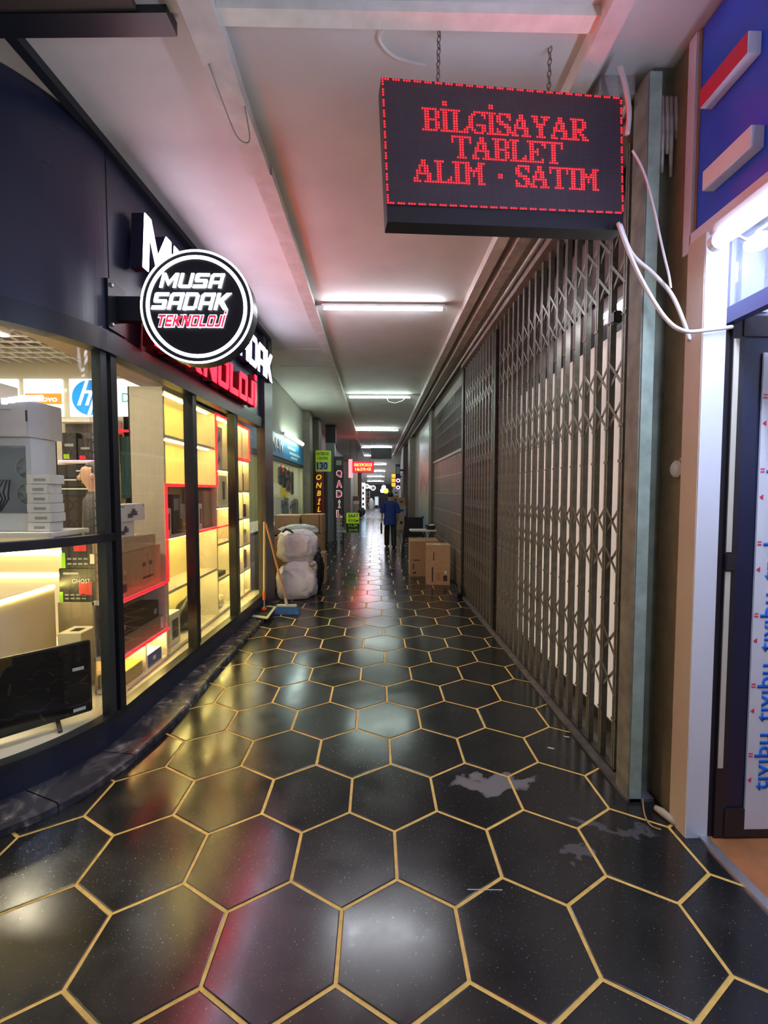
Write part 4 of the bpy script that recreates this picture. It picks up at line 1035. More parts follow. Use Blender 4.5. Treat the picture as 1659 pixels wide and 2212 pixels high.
# white computer case with fans behind its glass side
pc = thing('computer_case', (-2.4,2.9,1.40), 'white computer case with two pale fans behind a glass side', 'computer case')
X0,X1,Y0,Y1,Z0,Z1 = -2.72,-2.11,2.70,2.92,1.402,1.975
M_pcw = mat('case_white', (.62,.66,.72), .4)
MB().box(X0,X1,Y1-.01,Y1,Z0,Z1).build('back_panel', M_pcw, pc)
MB().box(X0,X1,Y0,Y1,Z0,Z0+.11).build('base_shroud', M_pcw, pc); MB().box(X0,X1,Y0,Y1,Z1-.05,Z1).build('top_panel', M_pcw, pc)
MB().box(X1-.03,X1,Y0,Y1,Z0+.11,Z1-.05).build('front_panel', M_pcw, pc); MB().box(X0,X0+.02,Y0,Y1,Z0+.11,Z1-.05).build('rear_panel', M_pcw, pc)
MB().box(X0,X1-.03,Y0-.004,Y0,Z0+.11,Z1-.05).build('glass_side', M_glass, pc)
for zc in (1.63,1.80):
    fn = MB().add(*((lambda vs, fs: (vs, fs))([( -2.27+.078*math.cos(2*PI*k/28)*s_, Y1-.05+d_, zc+.078*math.sin(2*PI*k/28)*s_) for s_, d_ in ((1,0),(.9,0),(.9,.03),(1,.03)) for k in range(28)], [(q*28+k, q*28+(k+1)%28, ((q+1)%4)*28+(k+1)%28, ((q+1)%4)*28+k) for q in range(4) for k in range(28)]))).build('fan_ring', M_pw, pc)
    for k in range(7):
        a = 2*PI*k/7; r3 = Matrix.Rotation(a, 3, 'Y') @ Matrix.Rotation(.6, 3, 'X')
        MB().cbox(Vector((-2.27,Y1-.035,zc)) + Matrix.Rotation(a,3,'Y') @ Vector((.045,0,0)), (.05,.004,.035), Matrix.Rotation(a,3,'Y') @ Matrix.Rotation(.5,3,'X')).build('fan_blade', mat('fan_blade', (.66,.64,.56), .4), fn)
    MB().lathe([(.024,0),(.024,.02)], (-2.27,Y1-.055,zc), 16, 'y').build('fan_hub', mat('fan_hub', (.45,.55,.58), .4), fn)
for k in range(4):
    MB().tube([(-2.46+.02*k,Y1-.03,1.72),(-2.43+.03*k,Y0+.1,1.68-.02*k),(-2.38+.02*k,Y0+.08,1.60),(-2.42+.01*k,Y0+.1,1.52)], .005, 6).build('wire', M_blackp, pc)
pbox('appliance_box', 'large white box lying on top of the computer case', (-2.80,-2.09,2.66,2.95,1.978,2.20), mat('box_greywhite', (.60,.58,.60), .45), 'box', [('y-',.66,.15,.72,.35,M_gr),('y-',.72,.70,.86,.73,M_gr),('y-',.985,.4,1.0,.7,M_pk)])
pbox('appliance_box', 'small grey box with orange logo on the big white box', (-2.62,-2.33,2.68,2.9,2.203,2.32), mat('box_lgrey', (.52,.50,.48), .5), 'box', [('y-',.2,.35,.4,.65,M_or),('y-',.42,.4,.5,.6,M_gn),('y-',.55,.3,.8,.75,M_gr)])
for k in range(6):
    pbox('adapter_box', 'small white carton, number %s from the top of the stack by the computer case' % ['six','five','four','three','two','one'][k], (-2.115+.004*(k%2),-1.985+.006*((k*3)%4),2.66,2.78,1.402+k*.058,1.402+k*.058+.056), M_pw, 'box', [('y-',.3,.3,.8,.6,M_gr)], group='stack of small white cartons on the bay shelf')
# plinth with warm light strips
pn = thing('lit_plinth', (-2.9,3.6,.2), 'cream display counter with warm light strips in the window bay', 'counter')
MB().box(-2.52,-2.47,2.35,3.34,.205,.93).build('front_panel', M_cream, pn); MB().box(-2.48,-2.465,2.35,3.34,.905,.93).build('light_strip', M_warm, pn)
MB().box(-5.2,-2.48,4.30,4.36,.205,.84).build('middle_panel', M_cream, pn); MB().box(-5.2,-2.48,4.285,4.30,.81,.84).build('light_strip', M_warm, pn)
MB().box(-5.2,-2.48,5.00,5.06,.205,1.0).build('rear_panel', M_cream, pn); MB().box(-5.2,-2.48,4.985,5.0,.93,.955).build('light_strip', M_warm, pn)
tcab = thing('taupe_cabinet', (-2.3,3.5,.2), 'taupe cabinet with white foot behind the monitor', 'cabinet')
MB().box(-2.465,-2.09,3.36,3.60,.42,.785).build('body', M_brownlam, tcab); MB().box(-2.465,-2.09,3.36,3.60,.205,.418).build('foot', M_wlam, tcab)
gbx = pbox('graphics_card_box', 'black graphics card box with white word and lime stripe on the taupe cabinet', (-2.455,-2.12,3.37,3.49,.788,1.05), M_pk, 'box', [('y-',.0,.0,.08,.3,M_gn),('y-',.45,.2,.75,.6,M_rd),('y-',.10,.82,.45,.88,M_gr)]+[('y-',.12+.13*k,.08+.11*j,.21+.13*k,.12+.11*j,M_gr) for k in range(4) for j in range(2)], [('y-','GHOST',.52,.62,.035,.42,M_pw)])
pbox('graphics_card_box', 'second black graphics card box with lime stripe, upper of the two on the taupe cabinet', (-2.43,-2.11,3.37,3.49,1.053,1.27), M_pk, 'box', [('y-',.0,.0,.09,.55,M_gn),('y-',.30,.60,.60,.98,M_rd),('y-',.68,.15,.93,.5,M_pw)]+[('y-',.14+.13*k,.12+.18*j,.23+.13*k,.18+.18*j,M_gr) for k in range(4) for j in range(2)])
# monitor
mon = thing('monitor', (-2.1,2.5,.205), 'black flat monitor on a stand in the curved window bay', 'monitor')
p0 = Vector((-1.83,2.76,0)); p1 = Vector((-2.42,2.10+.07,0)); dm = (p1-p0).normalized(); nm = Vector((-dm.y, dm.x, 0)) 
if nm.y > 0: nm = -nm
R3 = Matrix((dm, nm, Vector((0,0,1)))).transposed(); cm = (p0+p1)/2; LM = (p1-p0).length
MB().bbox(cm+Vector((0,0,.47)), (LM,.03,.46), .006, R3).build('bezel', M_blackp, mon)
MB().cbox(cm+nm*.0155+Vector((0,0,.475)), (LM-.02,.003,.43), R3).build('screen', mat('screen_black', (.008,.008,.009), .12), mon)
for z, w_ in ((.535,.06),(.275,.065)): MB().cbox(p0+dm*.07+nm*.018+Vector((0,0,z)), (w_,.002,.02), R3).build('sticker', M_pw, mon)
for f_ in (.22,.78):
    q = p0 + dm*LM*f_
    MB().beam(q+Vector((0,0,.26)), q+nm*.10+Vector((0,0,.208)), .022,.012).beam(q+Vector((0,0,.26)), q-nm*.10+Vector((0,0,.208)), .022,.012).build('stand_leg', M_blackp, mon)
pbox('charger', 'small black adapter lying on a white card behind the monitor', (-2.30,-2.13,3.12,3.30,.207,.62), M_wlam, 'stand', [('z+',.3,.3,.7,.7,M_pk)])
# seated shop worker, half hidden by the mullion
# ================================================================== PEOPLE
def skinned(name, verts, edges, m, parent, sub=2, smooth=True):
    """verts: (x,y,z,rx,ry); grown with Skin + Subdivision, then frozen"""
    org = wloc(parent)
    me = bpy.data.meshes.new(name); me.from_pydata([v[:3] for v in verts], edges, [])
    ob = bpy.data.objects.new(name, me); COL.objects.link(ob)
    md = ob.modifiers.new('skin', 'SKIN'); md.use_smooth_shade = True; md.branch_smoothing = .6
    sv = me.skin_vertices[0].data if me.skin_vertices else None
    if sv is None:
        bm = bmesh.new(); bm.from_mesh(me); bm.verts.layers.skin.verify(); bm.to_mesh(me); bm.free(); sv = me.skin_vertices[0].data
    for i, v in enumerate(verts): sv[i].radius = (v[3], v[4]); sv[i].use_root = (i == 0)
    ss = ob.modifiers.new('sub', 'SUBSURF'); ss.levels = sub; ss.render_levels = sub
    dg = bpy.context.evaluated_depsgraph_get(); me2 = bpy.data.meshes.new_from_object(ob.evaluated_get(dg))
    bpy.data.objects.remove(ob); me2.name = name
    me2.materials.clear(); me2.materials.append(m)
    o = bpy.data.objects.new(name, me2); COL.objects.link(o); o.parent = parent
    return o
M_skin = mat('skin', (.48,.27,.18), .5); M_hair = mat('hair_black', (.012,.010,.010), .5)
def person(loc, label, rotz, H, shirt, trousers, bag=False, stride=.16):
    k = H/1.62
    t = thing('person', loc, label, 'person')
    # body (skin) : head, neck, torso, arms, legs as one surface, in the thing's own frame (faces +y)
    S = lambda *q: tuple(c*k for c in q)
    B = [S(0,0,.90,.12,.09), S(0,.0,1.10,.10,.065), S(0,.0,1.28,.085,.060), S(0,0,1.36,.065,.065), S(0,.01,1.415,.065,.070), S(0,.025,1.475,.086,.108), S(0,.025,1.545,.092,.114), S(0,.02,1.60,.080,.10),
         S(-.17,0,1.30,.042,.042), S(-.235,-.01,1.06,.042,.042), S(-.25,.04,.83,.030,.030), S(-.252,.055,.77,.026,.034),
         S(.17,0,1.30,.042,.042), S(.235,-.02,1.06,.042,.042), S(.245,.06,.84,.030,.030), S(.246,.08,.78,.026,.034),
         S(-.09,0,.84,.085,.085), S(-.095,stride*.6,.46,.058,.058), S(-.095,stride*.5,.09,.040,.042),
         S(.09,0,.84,.085,.085), S(.095,-stride*.3,.46,.058,.058), S(.095,-stride*1.1,.11,.040,.042)]
    E_ = [(0,1),(1,2),(2,3),(3,4),(4,5),(5,6),(6,7),(2,8),(8,9),(9,10),(10,11),(2,12),(12,13),(13,14),(14,15),(0,16),(16,17),(17,18),(0,19),(19,20),(20,21)]
    t0 = t.location.copy(); t.location = (0,0,0)
    body = skinned('body', B, E_, M_skin, t)
    for s_, j in ((-1,11),(1,15)):                       # fingers
        hx, hy, hz = B[j][:3]
        for q, (dx, ln) in enumerate(((-.018,.07),(-.006,.078),(.007,.074),(.019,.060))):
            MB().tube([(hx+dx*.4*k,hy+dx*k,hz-.01), (hx+dx*.4*k,hy+dx*1.1*k+.004,hz-.01-ln*.55*k), (hx-s_*.012*k,hy+dx*1.1*k+.004,hz-.012-ln*k)], [.0085*k,.0085*k,.006*k], 6).build('finger', M_skin, body, smooth=True)
        MB().tube([(hx,hy+.022*k,hz+.012*k),(hx-s_*.012*k,hy+.038*k,hz-.012*k),(hx-s_*.018*k,hy+.04*k,hz-.04*k)], [.010*k,.0095*k,.007*k], 6).build('thumb', M_skin, body, smooth=True)
    T = [S(0,0,1.06,.200,.125), S(0,0,1.22,.200,.125), S(0,0,1.315,.140,.100), S(0,.0,1.385,.078,.076), S(0,0,.88,.212,.160), S(0,.0,.665,.222,.170), S(0,.0,.645,.216,.164),
         S(-.165,0,1.305,.085,.085), S(-.222,-.005,1.18,.076,.080), S(-.238,-.01,1.03,.070,.076), S(-.239,-.01,1.01,.066,.072), S(.165,0,1.305,.085,.085), S(.222,-.01,1.18,.076,.080), S(.238,-.015,1.03,.070,.076), S(.239,-.015,1.01,.066,.072)]
    skinned('t_shirt', T, [(0,1),(1,2),(2,3),(0,4),(4,5),(5,6),(2,7),(7,8),(8,9),(9,10),(2,11),(11,12),(12,13),(13,14)], shirt, t)
    L_ = [S(0,0,.82,.09,.07), S(-.085,0,.74,.088,.085), S(-.095,stride*.6,.46,.084,.086), S(-.095,stride*.5,.06,.072,.08), S(-.095,stride*.5,.035,.07,.078), S(.085,0,.74,.088,.085), S(.095,-stride*.3,.46,.084,.086), S(.095,-stride*1.0,.06,.072,.08), S(.095,-stride*1.05,.038,.07,.078)]
    skinned('trousers', L_, [(0,1),(1,2),(2,3),(3,4),(0,5),(5,6),(6,7),(7,8)], trousers, t)
    for sx, yy, zz in ((-.095,stride*.5,.0),(.095,-stride*1.05,.0)):
        MB().ellip((sx*k,yy*k+.040*k,.044*k+zz), (.052*k,.135*k,.046*k), 3).build('shoe', M_blackp, t, smooth=True)
    # hair cap, ears, nose
    bm = bmesh.new(); bmesh.ops.create_icosphere(bm, subdivisions=4, radius=1)
    for v in bm.verts:
        d = v.co.copy(); f_ = 1 + .035*noise.noise(d*6)
        v.co = Vector((d.x*.090*f_, d.y*.110*f_, d.z*.098*f_))
        if d.z < .42 and d.y > .25: v.co = Vector((d.x*.050, d.y*.060, d.z*.05))
        if d.z < -.45: v.co.x *= .75; v.co.y *= .8
    MB().bm(bm, Matrix.Translation((0,.004*k,1.548*k))).build('hair', M_hair, t, smooth=True)
    for s_ in (-1,1):
        MB().ellip((s_*.083*k,.02*k,1.505*k), (.012*k,.02*k,.03*k), 2).build('ear', M_skin, t, smooth=True)
        ey = MB().ellip((s_*.032*k,.118*k,1.525*k), (.014*k,.010*k,.007*k), 2).build('eye', mat('eye_white', (.5,.48,.45), .3), t, smooth=True)
        MB().ellip((s_*.032*k,.1255*k,1.525*k), (.006*k,.004*k,.006*k), 2).build('iris', M_hair, ey, smooth=True)
        MB().ellip((s_*.034*k,.122*k,1.543*k), (.02*k,.006*k,.004*k), 2).build('eyebrow', M_hair, t, smooth=True)
    MB().ellip((0,.132*k,1.495*k), (.013*k,.022*k,.024*k), 2).build('nose', M_skin, t, smooth=True)
    MB().ellip((0,.108*k,1.452*k), (.024*k,.012*k,.007*k), 2).build('mouth', mat('lips', (.40,.16,.12), .5), t, smooth=True)
    t.location = t0; t.rotation_euler = (0,0,rotz)
    return t
M_bluetee = mat('blue_tshirt', (.015,.035,.22), .75, noise_amt=.12, noise_scale=14); M_blackt = mat('black_trousers', (.012,.011,.014), .7)
pw_ = onz(843,1181); 
wk = person((pw_.x, pw_.y, 0), 'person in a blue t-shirt and black trousers walking away down the corridor', 0.06, 1.60, M_bluetee, M_blackt)
bx, byy = pw_.x-.262, pw_.y+.05
bgt = thing('carry_bag', (bx, byy, .40), 'black flat bag held in the left hand of the walking person', 'bag')
MB().bbox((bx,byy,.54), (.05,.28,.31), .012).build('pouch', M_blackt, bgt)
MB().tube([(bx,byy-.06,.69),(bx,byy-.03,.745),(bx,byy+.05,.745),(bx,byy+.08,.69)], .007, 6).build('handle', M_blackt, bgt)
person((-2.52,3.98,.20), 'person in dark clothing standing inside the shop half behind the mullion', 1.9, 1.70, mat('dark_shirt', (.035,.03,.03), .7), M_blackt, stride=.03)

# ================================================================== ALONG THE CORRIDOR
# ---- left: shop with the blue sign
struct(MB().box(-3.6,-3.5,6.4,11.6,0,CZ-.01).build('wall_blue_shop_back', mat('yellowish_wall', (.60,.58,.36), .6)))
struct(MB().box(-3.6,-2.0,6.3,6.4,0,CZ-.01).build('wall_blue_shop_side', mat('yellowish_wall2', (.55,.54,.36), .6)))
struct(MB().box(-3.6,-2.0,11.5,11.6,0,CZ-.01).build('wall_blue_shop_end', mat('yellowish_wall3', (.60,.58,.36), .6)))
struct(MB().box(-3.6,-2.15,6.4,11.5,2.78,2.84).build('ceiling_blue_shop', M_white)); struct(MB().box(-3.6,-2.15,6.4,11.5,-.02,.02).build('floor_blue_shop', M_floor2))
w6 = struct(MB().box(-1.965,-1.958,6.36,11.5,.98,2.30).build('window_6', glassmat('clean_glass', (.97,.985,.97), .12, .02)))
MB().box(-2.0,-1.92,6.36,11.55,2.24,2.32).build('frame_head', mat('brown_frame', (.10,.08,.06), .5), w6); MB().box(-2.0,-1.92,6.36,11.55,.95,1.0).build('frame_sill', M_alu, w6)
MB().box(-2.0,-1.92,11.42,11.55,1.0,2.24).build('frame_jamb', mat('cream_jamb', (.6,.56,.40), .5), w6)
bs = thing('blue_shop_sign', (-1.91,9,2.32), 'sky blue shop sign with white lettering over the window left of the corridor', 'sign')
MB().box(-1.93,-1.905,6.4,11.5,2.32,2.76).build('panel', mat('sky_blue', (.02,.28,.58), .4), bs)
def fx(y, z, X=-1.903): return frame(Vector((X,y,z)), (0,1,0), (0,0,1))
text('lettering', 'N-W', fx(8.55,2.53), .26, M_white, bs, .003, .95, .01)
for y_, z_, w_ in ((9.9,2.60,.9),(10.3,2.49,1.3),(10.2,2.40,.8)): MB().box(-1.906,-1.902,y_-w_/2,y_+w_/2,z_-.03,z_+.03).build('small_print', mat('pale_print', (.5,.68,.72), .5), bs)
tl2 = thing('wall_tube_light', (-1.80,9.8,2.78), 'bright white tube light mounted above the blue sign', 'light')
MB().tube([(-1.80,8.9,2.80),(-1.80,10.75,2.80)], .042, 12).build('tube', M_tube3, tl2, smooth=True); MB().box(-1.90,-1.84,8.85,10.8,2.79,2.84).build('housing', M_white, tl2)
for i, (y_, z_, w_, h_) in enumerate(((9.55,1.78,.16,.40),(9.95,1.72,.20,.46),(10.4,1.62,.20,.52),(10.85,1.55,.10,.58))):
    t = thing('hanging_bag', (-2.09,y_,z_), 'dark laptop bag hanging in the blue sign shop window, %s from the near side' % SL[i], 'bag', 'bags hanging in the window')
    MB().bbox((-2.09,y_,z_+h_/2), (.07,w_*1.5,h_), .025).build('body', mat('bag_dark', (.06,.06,.065), .6), t)
    MB().tube([(-2.09,y_-.07,z_+h_),(-2.09,y_,2.228),(-2.09,y_+.07,z_+h_)], .008, 6).build('strap', M_pw, t)
for i, (y_, h_, w_, m_) in enumerate(((9.35,.46,.20,M_pg),(9.62,.52,.20,M_pg),(9.90,.50,.2,mat('grey_blue', (.30,.34,.36), .5)),(10.17,.38,.18,M_pw),(10.44,.42,.2,M_pg),(10.74,.46,.24,mat('warm_grey', (.36,.33,.32), .5)),(11.08,.44,.24,M_pg))):
    t = thing('desktop_case', (-2.15,y_,1.0), 'grey desktop case standing on the window ledge, %s from the near side' % (SL+['sixth','seventh'])[i], 'computer case', 'desktop cases in the window')
    MB().bbox((-2.15,y_,1.0+h_/2), (.30,w_,h_), .02).build('case', m_, t); MB().box(-2.002,-1.998,y_-w_*.3,y_+w_*.3,1.0+h_*.62,1.0+h_*.8).build('drive_bay', M_dk, t)
tag(MB().box(-2.6,-1.975,6.5,11.4,.96,.998).build('window_ledge', M_wlam, origin=(-2.3,9,.96)), 'pale ledge inside the blue sign shop window', 'ledge')
for i, (x_, z_, w_, h_, m_, lab) in enumerate(((-2.62,1.56,.16,.30,M_pw,'white notice stuck on the yellowish wall, left'),(-2.42,1.45,.18,.62,mat('notice_yellow', (.55,.42,.03), .6),'yellow notice sheet on the yellowish wall'),(-2.10,1.50,.12,.80,M_pw,'tall white price list beside the window jamb'))):
    tag(MB().box(x_-w_/2,x_+w_/2,11.494,11.499,z_,z_+h_).build('wall_notice', m_, origin=(x_,11.497,z_)), lab, 'notice')
# a lamp inside so the window glows
bt = thing('interior_tube_light', (-2.8,8.8,2.74), 'white tube light on the ceiling inside the blue sign shop', 'light')
MB().tube([(-2.8,7.4,2.72),(-2.8,10.4,2.72)], .03, 10).build('tube', emis('blue_shop_tube', (1.0,.98,.72), 16), bt); MB().box(-2.83,-2.77,7.35,10.45,2.74,2.78).build('housing', M_white, bt)
tag(MB().tube([(-2.09,6.4,2.245),(-2.09,11.5,2.245)], .012, 8).build('hanging_rail', M_alu, origin=(-2.09,9,2.245)), 'metal rail carrying the bags inside the blue sign shop', 'rail')
# ---- bags and cartons stacked before it
M_bag1 = mat('white_bin_liner', (.82,.80,.81), .28, noise_amt=.04, noise_scale=6, bump=.9, bump_scale=11); M_bag2 = mat('pink_white_liner', (.80,.74,.76), .28, noise_amt=.04, noise_scale=5, bump=.9, bump_scale=10); M_bag3 = mat('silvery_liner', (.55,.62,.64), .3, noise_amt=.12, noise_scale=6)
blob('rubbish_bag', 'full white rubbish bag on the floor beside the broom', 'bag', (-1.21,6.72,0), (.30,.27,.305), M_bag1, .26, 1.3, 5, 5, boxy=.72)
blob('rubbish_bag', 'full pinkish white rubbish bag lying on the lower bag', 'bag', (-1.23,6.80,.55), (.30,.26,.255), M_bag2, .28, 1.3, 5, 8, boxy=.72)
blob('rubbish_bag', 'flat silvery rubbish bag draped on top of the cartons', 'bag', (-1.34,7.55,.865), (.32,.23,.11), M_bag3, .32, 1.6, 5, 11)
blob('rubbish_bag', 'black rubbish bag squeezed between white bags and cartons', 'bag', (-.99,7.20,0), (.12,.12,.36), M_blackp, .25, 2.4, 4, 13)
tag(MB().tube([(-1.42,6.60,1.02),(-1.36,6.56,1.07),(-1.30,6.57,1.05),(-1.25,6.57,1.01)], [.012,.02,.018,.010], 8).build('bag_tie', M_blackp, origin=(-1.34,6.58,1.02)), 'black knotted tie on the pinkish rubbish bag', 'tie')
tag(blob('crumpled_paper', 'yellowish crumpled paper between the two white bags', 'litter', (-.97,6.56,.50), (.05,.045,.03), M_card2, .4, 3, 3, 14))
pbox('carton', 'brown carton under the silvery bag beside the blue sign shop', (-1.72,-1.14,7.32,7.80,0,.86), M_card, 'box')
pbox('carton', 'tall brown carton at the corridor side behind the rubbish bags', (-1.36,-.99,8.0,8.45,0,.865), M_card, 'box', [('y-',.0,.96,1,1.0,M_tape),('y-',.70,.2,.9,.7,M_bl)])
pbox('carton', 'brown carton stacked on the tall carton behind the rubbish bags', (-1.37,-.98,7.98,8.46,.868,1.21), M_card, 'box', [('y-',.82,.0,.86,1.0,M_ink)])
pbox('carton', 'wide brown carton below the window, deepest of the stack', (-1.86,-1.40,7.95,8.45,0,1.20), M_card2, 'box', [('y-',.0,.68,1,.70,M_ink)])
pbox('carton', 'low narrow carton lying before the tall carton', (-.99,-.90,7.6,7.95,0,.55), M_card2, 'box')
# ---- mop and broom leaning on the charcoal column
mh = onz(563,1325,.075); 
mp = thing('floor_mop', (mh.x,mh.y,.056), 'flat mop with pale wooden handle and orange joint leaning on the charcoal column', 'mop')
mtop = onx(571,1127,-1.475)
mq = [onz(540,1333,.06), onz(578,1338,.06), onz(597,1312,.06), onz(566,1309,.06)]
mb = MB(); mb.add(mq+[p+Vector((0,0,.012)) for p in mq], [(0,1,2,3),(4,5,6,7),(0,1,5,4),(1,2,6,5),(2,3,7,6),(3,0,4,7)]); mb.build('mop_pad', mat('mop_pad', (.50,.56,.46), .8), mp)
cq = sum(mq, Vector())/4; mb = MB(); mb.add([cq+(p-cq)*.72+Vector((0,0,.013)) for p in mq]+[cq+(p-cq)*.72+Vector((0,0,.02)) for p in mq], [(0,1,2,3),(4,5,6,7),(0,1,5,4),(1,2,6,5),(2,3,7,6),(3,0,4,7)]); mb.build('mop_plate', M_blackp, mp)
j = cq+Vector((0,0,.03)); dd = (mtop-j).normalized()
M_wood = mat('pale_wood', (.62,.42,.22), .5); M_wood2 = mat('orange_wood', (.55,.26,.09), .5); M_orp = mat('orange_plastic', (.80,.13,.03), .4)
MB().tube([j+dd*.24, mtop], .014, 10).build('handle', M_wood, mp); MB().tube([j+dd*.02, j+dd*.14], .010, 8).build('rod', M_alu, mp)
MB().tube([j+dd*.13, j+dd*.25], .019, 10).build('joint', M_orp, mp); MB().bbox(j+Vector((0,0,.012)), (.06,.05,.035), .008).build('hinge', M_orp, mp)
bh = onz(620,1326); btop = onx(574,1130,-1.47)
br = thing('broom', (bh.x,bh.y,0), 'broom with blue bristles and orange brown handle leaning on the charcoal column', 'broom')
j = bh+Vector((0,0,.135)); MB().tube([j, btop], .013, 10).build('handle', M_wood2, br)
MB().bbox(bh+Vector((0,0,.11)), (.27,.06,.035), .01).build('head', mat('broom_head', (.45,.50,.58), .5), br)
MB().tube([j-Vector((0,0,.02)), j+(btop-j).normalized()*.08], [.022,.017], 10).build('socket', mat('socket_grey', (.55,.5,.48), .5), br)
mb = MB()
for k in range(34):
    for r_ in range(3):
        x = -.13+.26*k/33; y_ = -.02+.02*r_; sp = x*.35
        mb.tube([bh+Vector((x,y_,.10)), bh+Vector((x+sp*.5,y_*1.3-.01,.05)), bh+Vector((x+sp+random.uniform(-.01,.01),y_*1.6-.02,.004))], .0045, 4)
tag(mb.build('bristles', mat('blue_bristle', (.03,.14,.48), .7), br), kind='stuff')
# ---- cartons, board and wheelchair on the right
c1 = pbox('carton', 'nearest brown carton on the floor before the brown shutter', (.90,1.32,7.5,7.86,0,.70), M_card2, 'box', [('y-',.30,.62,.34,.82,M_ink),('y-',.24,.08,.30,.45,M_ink),('y-',.76,.28,.86,.36,M_pw),('y-',.72,.1,.88,.24,M_ink),('y-',.42,.12,.62,.30,M_card),('z+',.3,.3,.6,.6,M_pw)], rotz=-.10)
c2 = pbox('carton', 'open topped brown carton behind the nearest carton by the shutter', (.66,1.22,8.25,8.62,0,.685), M_card, 'box', [('y-',.12,.45,.35,.48,M_ink),('y-',.10,.08,.22,.13,M_ink),('y-',.10,.2,.14,.36,M_ink)])
for b_, rx in (((.66,1.22,8.62,8.72,.68,.70),0),): MB().box(*b_).build('flap', M_card2, c2)
ft = thing('folding_table', (.98,9.15,0), 'white topped folding stand with dark crossed legs behind the open carton', 'table')
MB().bbox((1.0,9.15,.815), (.56,.36,.035), .012).build('top', mat('white_top', (.72,.72,.66), .4), ft)
for s_ in (-1,1):
    for yy in (9.02,9.28): MB().tube([(1.0-.25*s_,yy,.0),(1.0+.25*s_,yy,.80)], .014, 8).build('leg', M_black, ft)
bk = thing('basket', (1.14,9.12,.834), 'small dark basket with pale cloth on the white stand', 'basket')
MB().lathe([(.09,0),(.115,.09),(.108,.09),(.085,.008)], (1.16,9.12,.834), 20).build('bowl', M_pk, bk); blobo = MB().ellip((1.19,9.12,.915), (.07,.06,.03), 3).build('cloth', M_pw, bk, smooth=True)
wc = thing('wheelchair', (.98,11.15,0), 'black folding wheelchair seen from behind beside the poster', 'wheelchair')
cx_, cy_ = .98, 11.15
M_wcb = mat('wheelchair_black', (.012,.012,.014), .5); M_tyre = mat('tyre', (.03,.03,.03), .7)
def torus(c, R, r, axis, n=28):
    pts = [Vector(c)+ (Vector((0,math.cos(2*PI*k/n),math.sin(2*PI*k/n))) if axis == 'x' else Vector((math.cos(2*PI*k/n),0,math.sin(2*PI*k/n))))*R for k in range(n)]
    return MB().tube(pts+[pts[0],pts[1]], r, 8, caps=False)
for s_ in (-1,1):
    x = cx_+s_*.29
    wh = torus((x,cy_,.30), .285, .018, 'x').build('wheel', M_tyre, wc, smooth=True); torus((x+s_*.03,cy_,.30), .255, .009, 'x').build('hand_rim', M_alu, wh, smooth=True)
    for k in range(8): a = PI*k/4; MB().tube([(x,cy_,.30),(x,cy_+.27*math.cos(a),.30+.27*math.sin(a))], .003, 4).build('spoke', M_alu, wh)
    torus((cx_+s_*.22,cy_+.42,.085), .07, .018, 'x', 16).build('caster', M_tyre, wc, smooth=True)
    x = cx_+s_*.23
    MB().tube([(x,cy_-.14,.99),(x,cy_-.06,.97),(x,cy_-.03,.9),(x,cy_+.0,.48),(x,cy_+.02,.30)], .013, 8).build('back_tube', M_wcb, wc)
    MB().tube([(x,cy_-.22,.985),(x,cy_-.12,.99)], .019, 8).build('push_grip', M_blackp, wc)
    MB().tube([(x,cy_+.02,.48),(x,cy_+.42,.49),(x,cy_+.46,.44),(x,cy_+.55,.14)], .013, 8).build('side_frame', M_wcb, wc); MB().tube([(x,cy_+.0,.30),(x,cy_+.42,.26),(x,cy_+.42,.12)], .013, 8).build('lower_frame', M_wcb, wc)
    MB().bbox((x,cy_+.2,.70), (.05,.32,.03), .01).build('armrest', M_blackp, wc); MB().box(x-.006,x+.006,cy_+.03,cy_+.38,.48,.69).build('side_panel', M_wcb, wc)
    MB().bbox((cx_+s_*.14,cy_+.58,.13), (.15,.12,.015), .005).build('footplate', M_blackp, wc)
MB().bbox((cx_,cy_-.035,.72), (.47,.025,.50), .01).build('backrest', M_wcb, wc); MB().bbox((cx_,cy_+.2,.485), (.45,.40,.03), .01).build('seat', M_wcb, wc)
MB().beam((cx_-.22,cy_+.2,.28),(cx_+.22,cy_+.2,.47),.02).beam((cx_+.22,cy_+.22,.28),(cx_-.22,cy_+.22,.47),.02).build('cross_brace', M_wcb, wc)
tag(MB().add(*[[onz(762,1180,.003),onz(758,1188,.003),onz(766,1187,.003),onz(770,1179,.003),onz(762,1180,.001),onz(758,1188,.001),onz(766,1187,.001),onz(770,1179,.001)],[(0,1,2,3),(4,7,6,5),(0,4,5,1),(1,5,6,2),(2,6,7,3),(3,7,4,0)]]).build('paper_scrap', M_pw, origin=onz(764,1184)), 'white paper scrap on the floor left of the walking person', 'litter')
tag(blob('black_bag', 'small black plastic bag at the foot of the gate end', 'bag', onz(993,1290), (.05,.09,.09), M_blackp, .4, 2.5, 3, 21))
